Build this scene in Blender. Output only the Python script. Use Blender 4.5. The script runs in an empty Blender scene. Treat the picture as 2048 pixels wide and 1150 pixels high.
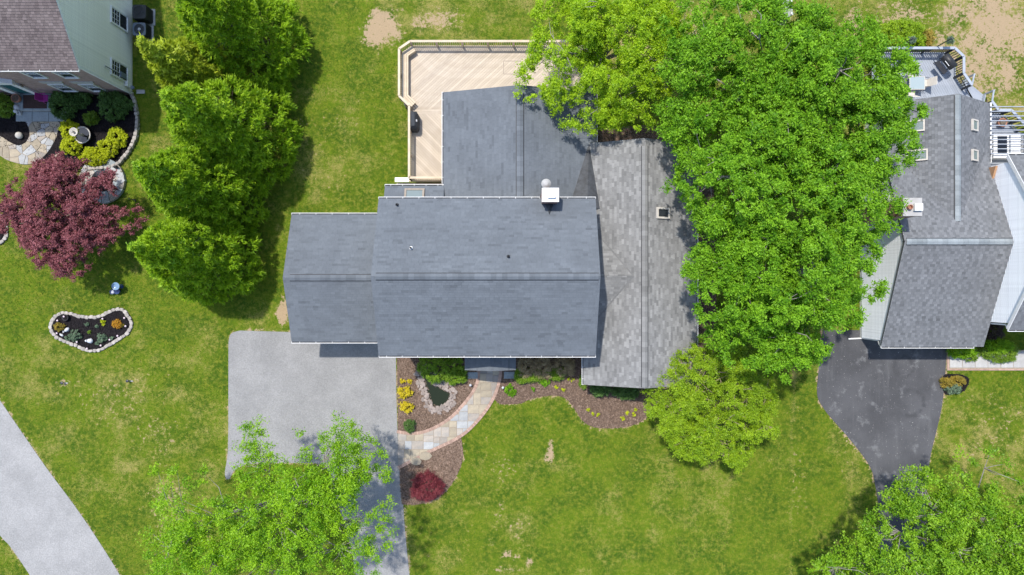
import bpy, math, random
import numpy as np
from mathutils import Vector
random.seed(7); rng = np.random.default_rng(11)
S = bpy.context.scene
COL = S.collection
# ------------------------------------------------------------------ camera
H = 45.0; F = 1365.0                      # flying height (m), focal length in photo pixels (2048 wide)
cam = bpy.data.cameras.new('camera'); co = bpy.data.objects.new('camera', cam); COL.objects.link(co)
co.location = (0, 0, H); cam.sensor_width = 36; cam.lens = 36*F/2048; cam.clip_end = 2000; cam.clip_start = .5
S.camera = co
# ------------------------------------------------------------------ sky, sun, exposure
SD = Vector((.235, -.36, -1)).normalized()
w = bpy.data.worlds.new('World'); S.world = w; w.use_nodes = True
sk = w.node_tree.nodes.new('ShaderNodeTexSky'); sk.sky_type = 'NISHITA'; sk.sun_disc = False
sk.sun_elevation = math.asin(-SD.z); sk.sun_rotation = math.atan2(-SD.x, -SD.y)
bgn = w.node_tree.nodes['Background']; w.node_tree.links.new(sk.outputs[0], bgn.inputs[0]); bgn.inputs[1].default_value = .15
sl = bpy.data.lights.new('sun', 'SUN'); so = bpy.data.objects.new('sun', sl); COL.objects.link(so)
sl.energy = 2.8; sl.angle = math.radians(1.4); sl.color = (1, .955, .88)
so.rotation_euler = SD.to_track_quat('-Z', 'Y').to_euler(); so.location = (-10, 25, 60)
S.view_settings.view_transform = 'Standard'; S.view_settings.look = 'None'; S.view_settings.gamma = 1
S.view_settings.exposure = .90
S.view_settings.use_curve_mapping = False

# ------------------------------------------------------------------ helpers
def W(px, py, z=0.0):
    k = (H-z)/F
    return Vector(((px-1024)*k, (575-py)*k, z))
def P(pts, z=0.0, sc=1.0, ox=0, oy=0):
    return [tuple(W(ox+x*sc, oy+y*sc, z))[:2] for x, y in pts]
ORG = {}
def org(parent): return ORG.get(parent.name, Vector((0, 0, 0))) if parent else Vector((0, 0, 0))
def tag(o, label=None, cat=None, group=None, kind=None):
    if label: o['label'] = label
    if cat: o['category'] = cat
    if group: o['group'] = group
    if kind: o['kind'] = kind
    return o
def thing(name, label, cat, loc=(0, 0, 0), group=None, kind=None):
    o = bpy.data.objects.new(name, None); COL.objects.link(o); o.location = loc; o.empty_display_size = .3
    ORG[o.name] = Vector(loc)
    return tag(o, label, cat, group, kind)
def link(name, me, mat, parent=None, loc=None):
    o = bpy.data.objects.new(name, me); COL.objects.link(o)
    if mat and not me.materials: me.materials.append(mat)
    if parent: o.parent = parent
    if loc is not None: o.location = Vector(loc) - org(parent)
    ORG[o.name] = org(parent) if loc is None else Vector(loc)
    return o
class MB:
    def __init__(s): s.v = []; s.f = []; s.t = []
    def add(s, vs, fs, tint=.5):
        b = len(s.v); s.v += [tuple(p) for p in vs]; s.f += [tuple(i+b for i in f) for f in fs]; s.t += [tint]*len(fs); return s
    def box(s, x0, x1, y0, y1, z0, z1, tint=.5):
        return s.add([(x0,y0,z0),(x1,y0,z0),(x1,y1,z0),(x0,y1,z0),(x0,y0,z1),(x1,y0,z1),(x1,y1,z1),(x0,y1,z1)],
            [(3,2,1,0),(4,5,6,7),(0,1,5,4),(1,2,6,5),(2,3,7,6),(3,0,4,7)], tint)
    def obox(s, c, u, v, w_, tint=.5):                     # oriented box: centre and three half vectors
        c, u, v, w_ = map(Vector, (c, u, v, w_))
        p = [c+a*u+b*v+d*w_ for d in (-1, 1) for a, b in ((-1,-1),(1,-1),(1,1),(-1,1))]
        return s.add(p, [(3,2,1,0),(4,5,6,7),(0,1,5,4),(1,2,6,5),(2,3,7,6),(3,0,4,7)], tint)
    def bar(s, a, b, wd, ht, tint=.5):
        a, b = Vector(a), Vector(b); d = (b-a); u = d/2; n = d.normalized()
        up = Vector((0,0,1)) if abs(n.z) < .9 else Vector((1,0,0)); sd = n.cross(up).normalized(); up = sd.cross(n)
        return s.obox((a+b)/2, u, sd*wd/2, up*ht/2, tint)
    def prism(s, poly, off, tint=.5):                      # 3-D polygon pushed along off
        n = len(poly); a = [Vector(p) for p in poly]; b = [p+Vector(off) for p in a]
        return s.add(a+b, [tuple(range(n))[::-1], tuple(range(n, 2*n))]+[(i,(i+1)%n,n+(i+1)%n,n+i) for i in range(n)], tint)
    def poly(s, pts2, z0, z1, tint=.5): return s.prism([(x,y,z0) for x,y in pts2], (0,0,z1-z0), tint)
    def tube(s, pts, rad, n=6, tint=.5, cap=True):
        b = len(s.v); m = len(pts)
        for i, p in enumerate(pts):
            p = Vector(p); d = (Vector(pts[min(i+1,m-1)])-Vector(pts[max(i-1,0)])).normalized()
            a = d.orthogonal().normalized(); c = d.cross(a); r = rad[i] if hasattr(rad,'__len__') else rad
            s.v += [tuple(p+(a*math.cos(2*math.pi*k/n)+c*math.sin(2*math.pi*k/n))*r) for k in range(n)]
        fs = [(b+i*n+k, b+i*n+(k+1)%n, b+(i+1)*n+(k+1)%n, b+(i+1)*n+k) for i in range(m-1) for k in range(n)]
        if cap: fs += [tuple(b+k for k in range(n))[::-1], tuple(b+(m-1)*n+k for k in range(n))]
        s.f += fs; s.t += [tint]*len(fs); return s
    def lathe(s, c, prof, n=20, tint=.5, sx=1, sy=1):
        b = len(s.v); c = Vector(c)
        for r, z in prof: s.v += [(c.x+sx*r*math.cos(2*math.pi*k/n), c.y+sy*r*math.sin(2*math.pi*k/n), c.z+z) for k in range(n)]
        m = len(prof)
        fs = [(b+i*n+k, b+i*n+(k+1)%n, b+(i+1)*n+(k+1)%n, b+(i+1)*n+k) for i in range(m-1) for k in range(n)]
        fs += [tuple(b+k for k in range(n))[::-1], tuple(b+(m-1)*n+k for k in range(n))]
        s.f += fs; s.t += [tint]*len(fs); return s
    def build(s, name, mat, parent=None, smooth=False, tint=False, kind=None, at=None):
        o0 = Vector(at) if at is not None else org(parent)
        me = bpy.data.meshes.new(name); me.from_pydata([tuple(Vector(p)-o0) for p in s.v], [], s.f)
        if tint:
            a = me.attributes.new('tint', 'FLOAT', 'FACE'); a.data.foreach_set('value', np.array(s.t, dtype=np.float32))
        if smooth: me.polygons.foreach_set('use_smooth', [True]*len(me.polygons))
        me.update()
        o = link(name, me, mat, parent, at)
        if kind: o['kind'] = kind
        return o
def rough_stone(sx, sy, sz, seed, n=8):                    # a small faceted stone about the origin, flat base at z = 0
    r = random.Random(seed); m = MB(); rings = [(.92,0),(1,.55),(.93,.85),(.55,1.0)]
    jit = [r.uniform(.8,1.12) for _ in range(n)]; vs = []
    for q, z in rings:
        for k in range(n):
            a = 2*math.pi*k/n; cx, cy = math.cos(a), math.sin(a)
            sq = 1/max(abs(cx),abs(cy))**.6
            vs.append((cx*sx*q*jit[k]*sq*r.uniform(.96,1.04), cy*sy*q*jit[k]*sq*r.uniform(.96,1.04), sz*z*r.uniform(.93,1.05)))
    fs = [(i*n+k, i*n+(k+1)%n, (i+1)*n+(k+1)%n, (i+1)*n+k) for i in range(3) for k in range(n)]+[tuple(3*n+k for k in range(n))]
    me = bpy.data.meshes.new('stone'); me.from_pydata(vs, [], fs); return me
def smoothcurve(pts, n=8, closed=False):
    out = []; m = len(pts)
    g = (lambda i: pts[i % m]) if closed else (lambda i: pts[max(0, min(m-1, i))])
    for i in range(m if closed else m-1):
        p0, p1, p2, p3 = g(i-1), g(i), g(i+1), g(i+2)
        for k in range(n):
            t = k/n; out.append(tuple(.5*(2*p1[j]+(p2[j]-p0[j])*t+(2*p0[j]-5*p1[j]+4*p2[j]-p3[j])*t*t+(3*p1[j]-p0[j]-3*p2[j]+p3[j])*t**3) for j in (0,1)))
    if not closed: out.append(tuple(pts[-1]))
    return out
def resample(pts, step, closed=False):
    p = [Vector(q) for q in pts]
    if closed: p.append(p[0])
    L = [0]
    for i in range(len(p)-1): L.append(L[-1]+(p[i+1]-p[i]).length)
    out = []; n = max(1, int(round(L[-1]/step)))
    for k in range(n if closed else n+1):
        s = min(L[-1]*k/n, L[-1]-1e-6); i = max(j for j in range(len(L)-1) if L[j] <= s)
        t = (s-L[i])/max(1e-9, L[i+1]-L[i]); out.append((p[i].lerp(p[i+1], t), (p[i+1]-p[i]).normalized()))
    return out
def clip(poly, a, b):                                      # keep the left of a->b
    out = []; n = len(poly)
    def sd(p): return (b[0]-a[0])*(p[1]-a[1])-(b[1]-a[1])*(p[0]-a[0])
    for i in range(n):
        p, q = poly[i], poly[(i+1)%n]; s, t = sd(p), sd(q)
        if s >= 0: out.append(p)
        if (s >= 0) != (t >= 0):
            k = s/(s-t); out.append((p[0]+(q[0]-p[0])*k, p[1]+(q[1]-p[1])*k))
    return out
def clipc(poly, conv):
    for i in range(len(conv)):
        if len(poly) < 3: return []
        poly = clip(poly, conv[i], conv[(i+1)%len(conv)])
    return poly if len(poly) >= 3 else []
def area(p): return abs(sum(p[i][0]*p[(i+1)%len(p)][1]-p[(i+1)%len(p)][0]*p[i][1] for i in range(len(p))))/2
def dedupe(p):
    o = []
    for q in p:
        if not o or (abs(q[0]-o[-1][0])+abs(q[1]-o[-1][1])) > 2e-3: o.append(q)
    if len(o) > 1 and (abs(o[0][0]-o[-1][0])+abs(o[0][1]-o[-1][1])) < 2e-3: o.pop()
    return o
def ccw(p): return p if sum(p[i][0]*p[(i+1)%len(p)][1]-p[(i+1)%len(p)][0]*p[i][1] for i in range(len(p))) > 0 else p[::-1]
def inside(poly, X, Y):
    r = np.zeros(X.shape, bool); n = len(poly)
    for i in range(n):
        (x0,y0),(x1,y1) = poly[i], poly[(i+1)%n]
        if y0 == y1: continue
        r ^= ((y0 > Y) != (y1 > Y)) & (X < (x1-x0)*(Y-y0)/(y1-y0)+x0)
    return r
def pdist(line, X, Y):
    d = np.full(X.shape, 1e9)
    for (x0,y0),(x1,y1) in zip(line[:-1], line[1:]):
        dx, dy = x1-x0, y1-y0; t = np.clip(((X-x0)*dx+(Y-y0)*dy)/(dx*dx+dy*dy+1e-9), 0, 1)
        d = np.minimum(d, np.hypot(X-x0-t*dx, Y-y0-t*dy))
    return d
def offs(pts, d, closed=False):
    out = []; n = len(pts)
    for i in range(n):
        a = Vector(pts[i]); p = Vector(pts[i-1]) if (i or closed) else None; q = Vector(pts[(i+1)%n]) if (i < n-1 or closed) else None
        t1 = (a-p).normalized() if p is not None else (q-a).normalized(); t2 = (q-a).normalized() if q is not None else t1
        n1 = Vector((-t1.y,t1.x)); n2 = Vector((-t2.y,t2.x)); m = (n1+n2).normalized()
        out.append(tuple(a+m*(d/max(.4, m.dot(n1)))))
    return out
def ribbon(mb, pts, d0, d1, z0, z1):
    a, b = offs(pts, d0), offs(pts, d1)
    for i in range(len(pts)-1): mb.poly(ccw([a[i], a[i+1], b[i+1], b[i]]), z0, z1)
    return mb
_perm = rng.random((256, 256))
def vnoise(x, y):
    xi, yi = np.floor(x).astype(int), np.floor(y).astype(int); fx, fy = x-xi, y-yi
    fx, fy = fx*fx*(3-2*fx), fy*fy*(3-2*fy); g = lambda a, b: _perm[a & 255, b & 255]
    return (g(xi,yi)*(1-fx)+g(xi+1,yi)*fx)*(1-fy)+(g(xi,yi+1)*(1-fx)+g(xi+1,yi+1)*fx)*fy
def fbm(x, y, o=4):
    r = 0; a = .5
    for k in range(o): r = r+a*vnoise(x*2**k+17.3*k, y*2**k+5.1*k); a /= 2
    return r/(1-.5**o)

# ------------------------------------------------------------------ materials
def mk(name):
    m = bpy.data.materials.new(name); m.use_nodes = True; nt = m.node_tree; p = nt.nodes['Principled BSDF']
    return m, nt, p
def mixc(nt, fac, a, b, mode='MIX'):
    n = nt.nodes.new('ShaderNodeMix'); n.data_type = 'RGBA'; n.blend_type = mode; n.clamp_factor = True
    for s, v in ((n.inputs[0], fac), (n.inputs[6], a), (n.inputs[7], b)):
        if hasattr(v, 'is_output'): nt.links.new(v, s)
        elif isinstance(v, (int, float)): s.default_value = v
        else: s.default_value = (*v, 1) if len(v) == 3 else v
    return n.outputs[2]
def noise(nt, scale, detail=4, rough=.6, co='Object', vec=None, stretch=None):
    n = nt.nodes.new('ShaderNodeTexNoise'); n.inputs['Scale'].default_value = scale; n.inputs['Detail'].default_value = detail; n.inputs['Roughness'].default_value = rough
    src = nt.nodes.new('ShaderNodeTexCoord').outputs[co]
    if stretch:
        mp = nt.nodes.new('ShaderNodeMapping'); mp.inputs['Scale'].default_value = stretch; nt.links.new(src, mp.inputs[0]); src = mp.outputs[0]
    nt.links.new(src, n.inputs['Vector']); return n.outputs[0]
def ramp(nt, v, a, b):
    n = nt.nodes.new('ShaderNodeMapRange'); n.interpolation_type = 'SMOOTHSTEP'; n.inputs[1].default_value = a; n.inputs[2].default_value = b
    nt.links.new(v, n.inputs[0]); return n.outputs[0]
def bumpn(nt, p, h, strength, dist=.02):
    b = nt.nodes.new('ShaderNodeBump'); b.inputs['Strength'].default_value = strength; b.inputs['Distance'].default_value = dist
    nt.links.new(h, b.inputs['Height']); nt.links.new(b.outputs[0], p.inputs['Normal'])
def attr(nt, name):
    a = nt.nodes.new('ShaderNodeAttribute'); a.attribute_name = name; return a.outputs['Fac']
def M(name, a, b=None, rough=.75, scale=4, fine=40, bump=.3, spec=.3, metal=0, tint=False, rnd=0, dist=.01, streak=None):
    """two-tone surface: noise between a and b, fine grain, optional per-face tint or per-object random"""
    m, nt, p = mk(name); b = b or tuple(c*.8 for c in a)
    n1 = noise(nt, scale, 5, .65, stretch=streak); c = mixc(nt, ramp(nt, n1, .32, .68), a, b)
    n2 = noise(nt, fine, 3, .7); c = mixc(nt, .35, c, mixc(nt, n2, (.1,.1,.1), (1.5,1.5,1.5)), 'MULTIPLY') if False else mixc(nt, ramp(nt, n2, .25, .75), mixc(nt, 1, c, (.82,.82,.82), 'MULTIPLY'), mixc(nt, 1, c, (1.15,1.15,1.15), 'MULTIPLY'))
    if tint:
        c = mixc(nt, 1, c, mixc(nt, attr(nt, 'tint'), (.62,.62,.62), (1.38,1.38,1.38)), 'MULTIPLY')
    if rnd:
        oi = nt.nodes.new('ShaderNodeObjectInfo'); c = mixc(nt, 1, c, mixc(nt, oi.outputs['Random'], (1-rnd,)*3, (1+rnd,)*3), 'MULTIPLY')
    nt.links.new(c, p.inputs['Base Color']); p.inputs['Roughness'].default_value = rough; p.inputs['Specular IOR Level'].default_value = spec; p.inputs['Metallic'].default_value = metal
    if bump: bumpn(nt, p, n2, bump, dist)
    return m
def leafmat(name, a, b, tr=.28, rough=.5, spec=.3):
    m, nt, p = mk(name)
    c = mixc(nt, attr(nt, 'tint'), a, b); nt.links.new(c, p.inputs['Base Color']); p.inputs['Roughness'].default_value = rough; p.inputs['Specular IOR Level'].default_value = spec
    t = nt.nodes.new('ShaderNodeBsdfTranslucent'); nt.links.new(mixc(nt, 1, c, (1.25,1.2,.6), 'MULTIPLY'), t.inputs[0])
    x = nt.nodes.new('ShaderNodeMixShader'); x.inputs[0].default_value = tr
    nt.links.new(p.outputs[0], x.inputs[1]); nt.links.new(t.outputs[0], x.inputs[2]); nt.links.new(x.outputs[0], nt.nodes['Material Output'].inputs[0]); return m
def glassm(name, col, rough=.05):
    m, nt, p = mk(name); p.inputs['Base Color'].default_value = (*col, 1); p.inputs['Roughness'].default_value = rough; p.inputs['Specular IOR Level'].default_value = .8; return m
m_roof = M('shingle_slate', (.128,.142,.159), (.110,.122,.137), .9, .5, 55, .5, .15, tint=True, dist=.006)
m_roofR = M('shingle_weathered', (.208,.207,.203), (.172,.171,.168), .9, .6, 55, .5, .15, tint=True, dist=.006)
m_roofN = M('shingle_grey', (.160,.165,.174), (.138,.143,.151), .9, .6, 55, .5, .15, tint=True, dist=.006)
m_roofL = M('shingle_brown', (.165,.135,.13), (.125,.10,.098), .9, .8, 50, .6, .15, tint=True, dist=.006)
m_memb = M('roof_membrane', (.055,.06,.068), (.03,.032,.036), .6, 3, 30, .2)
m_white = M('white_trim', (.78,.77,.75), (.7,.69,.67), .5, 2, 30, .05)
m_siding = M('pale_siding', (.62,.60,.55), (.56,.55,.5), .6, 1, 20, .05)
m_sidW = M('white_siding', (.90,.905,.91), (.86,.865,.875), .5, .6, 20, .04, rnd=.03)
m_sidL = M('grey_green_siding', (.80,.775,.69), (.75,.725,.64), .55, .5, 20, .04, rnd=.03)
m_drive = M('pale_asphalt', (.262,.258,.253), (.218,.215,.211), .95, .6, 13, .8, .1, dist=.02)
m_street = M('street_asphalt', (.305,.30,.294), (.25,.247,.242), .95, .5, 13, .8, .1, dist=.02)
m_dark = M('metal_black', (.02,.021,.024), (.03,.03,.033), .45, 5, 60, .1)
m_iron = M('iron_dark', (.04,.042,.05), (.055,.06,.07), .4, 5, 60, .1, metal=.3)
m_bark = M('bark', (.13,.10,.075), (.20,.165,.13), .95, 6, 30, .8, .1, dist=.02)
m_barkg = M('bark_grey', (.20,.18,.16), (.30,.28,.25), .95, 6, 30, .8, .1, dist=.02)
m_deck = M('deck_board', (.50,.425,.34), (.425,.355,.275), .8, 1.2, 60, .3, .15, rnd=.10)
m_rail = M('rail_wood', (.60,.50,.37), (.52,.42,.30), .8, 2, 50, .3, .15, rnd=.06)
m_deckg = M('deck_grey_board', (.30,.325,.37), (.25,.275,.315), .7, 1.2, 50, .2, .2, rnd=.07)
m_railg = M('rail_grey', (.36,.39,.44), (.30,.33,.38), .6, 2, 50, .1)
m_flag = M('flagstone', (.34,.295,.25), (.27,.25,.225), .85, 2.5, 40, .4, .2, rnd=.22)
m_flagw = M('flagstone_pale', (.37,.375,.37), (.31,.315,.32), .8, 3, 40, .4, .2, rnd=.12)
m_flagt = M('flagstone_tan', (.36,.305,.225), (.30,.26,.20), .85, 3, 40, .4, .2, rnd=.14)
m_slate = M('slate_slab', (.27,.31,.32), (.22,.25,.265), .7, 3, 40, .3, .2, rnd=.12)
m_joint = M('stone_mortar', (.36,.30,.23), (.28,.23,.18), .95, 6, 50, .6)
m_brick = M('brick_pink', (.40,.275,.22), (.33,.22,.175), .9, 5, 60, .4, .1, rnd=.2)
m_rock = M('fieldstone', (.40,.37,.335), (.28,.25,.225), .9, 5, 30, .6, .15, rnd=.22, dist=.02)
m_rockp = M('pond_stone', (.32,.265,.235), (.22,.185,.165), .9, 5, 30, .6, .15, rnd=.2, dist=.02)
m_mulch = M('mulch_brown', (.16,.112,.085), (.11,.075,.056), .95, 8, 35, 1, .05, dist=.05)
m_chip = M('mulch_chip', (.25,.18,.14), (.16,.11,.082), .95, 8, 35, .5, .05, tint=True)
m_cap = M('ridge_cap_grey', (.25,.275,.29), (.21,.235,.25), .8, 2, 40, .3, .15, tint=True)
m_vly = M('valley_metal', (.155,.155,.153), (.135,.135,.133), .8, 3, 30, .2)
m_under = M('roof_underlay', (.10,.108,.118), (.085,.092,.10), .9, 3, 30, .2)
m_mulchk = M('mulch_black', (.016,.014,.016), (.026,.023,.024), .95, 8, 35, 1, .05, dist=.05)
m_chipk = M('mulch_black_chip', (.026,.023,.025), (.018,.016,.017), .95, 8, 35, .5, .05, tint=True)
m_conc = M('concrete', (.42,.41,.40), (.36,.35,.34), .9, 3, 40, .3, rnd=.08)
m_concw = M('cast_stone', (.50,.48,.44), (.40,.38,.35), .9, 6, 40, .4)
m_statue = M('pale_statue', (.62,.63,.66), (.45,.46,.5), .8, 9, 40, .4)
m_glass = glassm('window_glass', (.03,.035,.04))
m_skyl = glassm('skylight_glass', (.17,.205,.20), .03)  # pale base colour stands in for the reflected sky
m_tan = M('bronze_frame', (.30,.25,.20), (.24,.20,.165), .5, 4, 40, .1)
m_terra = M('terracotta', (.36,.17,.11), (.28,.13,.085), .85, 5, 40, .2)
m_mag = M('magenta_plastic', (.38,.04,.26), (.32,.03,.21), .4, 5, 40, .05)
m_mat = M('coir_mat', (.07,.04,.035), (.05,.028,.024), .95, 8, 60, .6)
m_teal = M('teal_door_paint', (.02,.11,.12), (.016,.09,.10), .4, 4, 40, .05)
m_blue = M('blue_glaze', (.20,.31,.43), (.13,.21,.33), .25, 9, 40, .05)
m_bluek = M('dark_blue_glaze', (.03,.05,.14), (.05,.08,.2), .25, 9, 40, .05)
m_acgr = M('grey_enamel', (.16,.19,.23), (.13,.155,.19), .5, 3, 40, .05)
m_acdk = M('dark_enamel', (.035,.038,.042), (.05,.053,.058), .5, 3, 40, .05)
m_cloth = M('grill_cover', (.03,.033,.038), (.042,.046,.052), .8, 3, 30, .4)
m_sling = M('sling_fabric', (.55,.51,.45), (.48,.44,.39), .8, 3, 60, .2)
m_tglass = glassm('table_glass', (.30,.36,.37), .08)
m_plant_dead = leafmat('dry_grass_leaf', (.22,.165,.09), (.46,.37,.22), .2)
m_light = M('frosted_lamp', (.6,.6,.62), (.52,.52,.55), .3, 9, 40, .05)
m_solar = M('solar_disc', (.62,.50,.54), (.5,.4,.44), .3, 9, 40, .05)
m_orange = M('raw_plywood', (.46,.27,.15), (.38,.21,.11), .9, 4, 40, .3)
# brick wall and dark sealed asphalt and pond water
def brickmat(name, a, b, mortar, scale=1.0):
    m, nt, p = mk(name); t = nt.nodes.new('ShaderNodeTexBrick'); t.inputs['Scale'].default_value = scale
    t.inputs['Brick Width'].default_value = .22; t.inputs['Row Height'].default_value = .075; t.inputs['Mortar Size'].default_value = .008; t.inputs['Mortar Smooth'].default_value = .2
    for k, c in (('Color1', a), ('Color2', b), ('Mortar', mortar)): t.inputs[k].default_value = (*c, 1)
    g = nt.nodes.new('ShaderNodeNewGeometry'); s = nt.nodes.new('ShaderNodeSeparateXYZ'); nt.links.new(g.outputs['Position'], s.inputs[0])
    ad = nt.nodes.new('ShaderNodeMath'); nt.links.new(s.outputs[0], ad.inputs[0]); nt.links.new(s.outputs[1], ad.inputs[1])
    cb = nt.nodes.new('ShaderNodeCombineXYZ'); nt.links.new(ad.outputs[0], cb.inputs[0]); nt.links.new(s.outputs[2], cb.inputs[1]); nt.links.new(cb.outputs[0], t.inputs['Vector'])
    n = noise(nt, 5); nt.links.new(mixc(nt, ramp(nt, n, .3, .7), t.outputs[0], mixc(nt, 1, t.outputs[0], (.75,.75,.75), 'MULTIPLY')), p.inputs['Base Color']); p.inputs['Roughness'].default_value = .9
    bumpn(nt, p, t.outputs['Fac'], -.6, .01); return m
m_bwall = brickmat('brick_wall', (.40,.25,.215), (.31,.185,.16), (.42,.37,.34))
m_chim = brickmat('chimney_brick', (.30,.15,.10), (.22,.10,.07), (.35,.31,.28))
def sealmat():
    m, nt, p = mk('sealed_asphalt'); n1 = noise(nt, .35, 6, .6); n2 = noise(nt, 2.2, 6, .7); n3 = noise(nt, 35, 3, .7); n4 = noise(nt, 9, 2, .5); n5 = noise(nt, .8, 4, .6, stretch=(2.2,.35,1))
    c = mixc(nt, ramp(nt, n1, .35, .65), (.058,.058,.062), (.082,.082,.087)); c = mixc(nt, ramp(nt, n5, .5, .8), c, (.10,.10,.104)); c = mixc(nt, ramp(nt, n2, .62, .8), c, (.15,.15,.152)); c = mixc(nt, ramp(nt, n4, .74, .78), c, (.28,.275,.265))
    tc = nt.nodes.new('ShaderNodeTexCoord').outputs['Object']
    n6 = noise(nt, 1.1, 5, .6); c = mixc(nt, ramp(nt, n6, .56, .7), c, (.135,.136,.14)); n7 = noise(nt, 14, 2, .4); c = mixc(nt, ramp(nt, n7, .72, .75), c, (.32,.31,.30))
    for px_, py_, rad_ in ((1806,733,.62),(1822,806,.85)):               # tyre scuff marks
        q_ = W(px_, py_); d_ = nt.nodes.new('ShaderNodeVectorMath'); d_.operation = 'DISTANCE'; nt.links.new(tc, d_.inputs[0]); d_.inputs[1].default_value = (q_.x, q_.y, 0)
        e_ = nt.nodes.new('ShaderNodeMath'); e_.operation = 'SUBTRACT'; nt.links.new(d_.outputs['Value'], e_.inputs[0]); e_.inputs[1].default_value = rad_
        f_ = nt.nodes.new('ShaderNodeMath'); f_.operation = 'ABSOLUTE'; nt.links.new(e_.outputs[0], f_.inputs[0])
        h_ = nt.nodes.new('ShaderNodeMath'); h_.operation = 'MULTIPLY'; nt.links.new(ramp(nt, f_.outputs[0], .3, .02), h_.inputs[0]); nt.links.new(ramp(nt, n2, .60, .42), h_.inputs[1])
        c = mixc(nt, h_.outputs[0], c, (.056,.056,.060))
    c = mixc(nt, ramp(nt, n3, .2, .8), mixc(nt, 1, c, (.75,.75,.75), 'MULTIPLY'), mixc(nt, 1, c, (1.25,1.25,1.25), 'MULTIPLY'))
    nt.links.new(c, p.inputs['Base Color']); p.inputs['Roughness'].default_value = .8; p.inputs['Specular IOR Level'].default_value = .25; bumpn(nt, p, n3, .7, .02); return m
m_seal = sealmat()
m_water = glassm('pond_water', (.016,.022,.010), .12); m_water.node_tree.nodes['Principled BSDF'].inputs['Specular IOR Level'].default_value = .25
m_watk = glassm('dark_water', (.012,.013,.014), .06)

# ------------------------------------------------------------------ outlines on the ground (world metres)
cr6 = dict(sc=.30435, ox=780, oy=690)
walkL = smoothcurve(P([(955,735),(954,748),(950,769),(938,790),(920,812),(899,833),(871,851),(841,862),(815,863),(796,860)]), 6)
walkR = smoothcurve(P([(1004,735),(1004,748),(999,772),(990,796),(975,821),(953,848),(929,870),(902,886),(865,903),(838,917),(815,929),(799,937)]), 6)
drive_main = smoothcurve(P([(457,700),(458,678),(464,666),(480,661)]), 5)[:-1] + P([(480,661),(580,664),(640,640),(792,640)]) + smoothcurve(P([(792,715),(793,800),(797,900),(803,960),(810,1060),(819,1150),(830,1260)]), 5)[:-1] + P([(830,1260),(880,1800),(775,1800),(724,1260)]) + smoothcurve(P([(712,1150),(700,1085),(680,1020),(668,980),(660,950),(648,932),(625,926),(560,926),(500,928),(470,940),(458,958),(450,948),(456,900),(457,800)]), 5)
street = P([(-400,280)]) + smoothcurve(P([(-60,712),(0,800),(45,866),(95,938),(150,1012),(195,1078),(240,1150),(285,1230),(330,1330),(560,1800)]), 5) + smoothcurve(P([(330,1800),(140,1330),(95,1210),(60,1150),(20,1092),(0,1070),(-80,970),(-300,700)]), 5)
drive_n = smoothcurve(P([(1646,660),(1641,690),(1638,730),(1634,788),(1648,818),(1670,845),(1692,870),(1722,907),(1742,938),(1750,970),(1756,1010),(1760,1090),(1762,1260),(1768,1800)]), 5)[:-1] + smoothcurve(P([(1858,1800),(1852,1260),(1850,1090),(1852,1000),(1856,945),(1862,905),(1873,860),(1883,815),(1889,765),(1893,700),(1894,660)]), 5)
bedA1 = P([(792,640),(955,640)]) + walkL + P([(796,800)])
bedA2lo = smoothcurve(P([(990,800),(1001,808),(1014,808),(1039,807),(1054,801),(1072,795),(1090,792),(1112,791),(1127,795),(1139,804),(1151,821),(1163,839),(1179,851),(1200,856),(1230,856),(1255,853),(1273,847),(1288,838),(1300,815)]), 4)
bedA2 = [p for p in walkR if p[1] > W(0,798).y] + bedA2lo + P([(1330,800),(1425,760),(1432,600),(1425,300),(1300,250),(1170,260),(1170,600),(1004,640)])
bedA3lo = smoothcurve(P([(922,876),(926,903),(923,927),(914,949),(899,973),(880,992),(859,1003),(830,1009),(804,1008)]), 4)
bedA3 = [p for p in walkR if p[1] < W(0,874).y] + P([(800,960)]) + bedA3lo[::-1]
kid = smoothcurve(P([(140,650),(180,560),(250,482),(340,452),(430,457),(520,482),(620,508),(760,512),(880,498),(960,452),(1050,412),(1140,397),(1220,420),(1290,500),(1338,590),(1335,680),(1270,780),(1150,870),(1000,960),(850,1030),(720,1035),(600,995),(450,935),(330,890),(220,825),(160,745)], 0, .13915, 80, 560), 3, True)
halfbed = smoothcurve(P([(-60,420),(-20,418),(3,428),(16,446),(17,468),(8,486),(-20,496),(-60,500)]), 4)
c1 = dict(sc=.3131, ox=0, oy=0)
lbed = P([(262,186),(272,203),(277,228),(276,255),(270,283),(258,305),(242,324),(225,333),(185,338),(150,330),(118,310),(100,300),(90,190),(0,190),(-60,190)]) + P([(-60,300),(0,312)])
lbed = P([(262,180),(270,200),(276,228),(276,255),(270,283),(258,305),(242,324),(225,333),(185,338),(135,330),(90,325),(40,300),(-40,290),(-40,180)])
pat1 = smoothcurve(P([(52,243),(117,243),(116,266),(106,290),(90,312),(72,325),(50,329),(20,322),(0,311),(-40,285)]), 4) + smoothcurve(P([(-40,262),(0,272),(20,284),(37,291),(51,286),(60,272),(59,256)]), 4)
wallL = smoothcurve(P([(264,188),(271,203),(276,228),(277,255),(271,283),(259,305),(243,325),(228,333),(205,337),(180,338)]), 4)
pond = smoothcurve(P([(848,750),(856,752),(861,767),(880,777),(897,788),(893,801),(881,810),(868,808),(861,791),(855,772)]), 5, True)
bed_n = smoothcurve(P([(1886,752),(1905,748),(1925,750),(1937,757),(1934,772),(1925,783),(1905,788),(1888,786)]), 4, True)
walk_n = P([(1893,700),(2090,700),(2090,741),(1893,741)])
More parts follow.
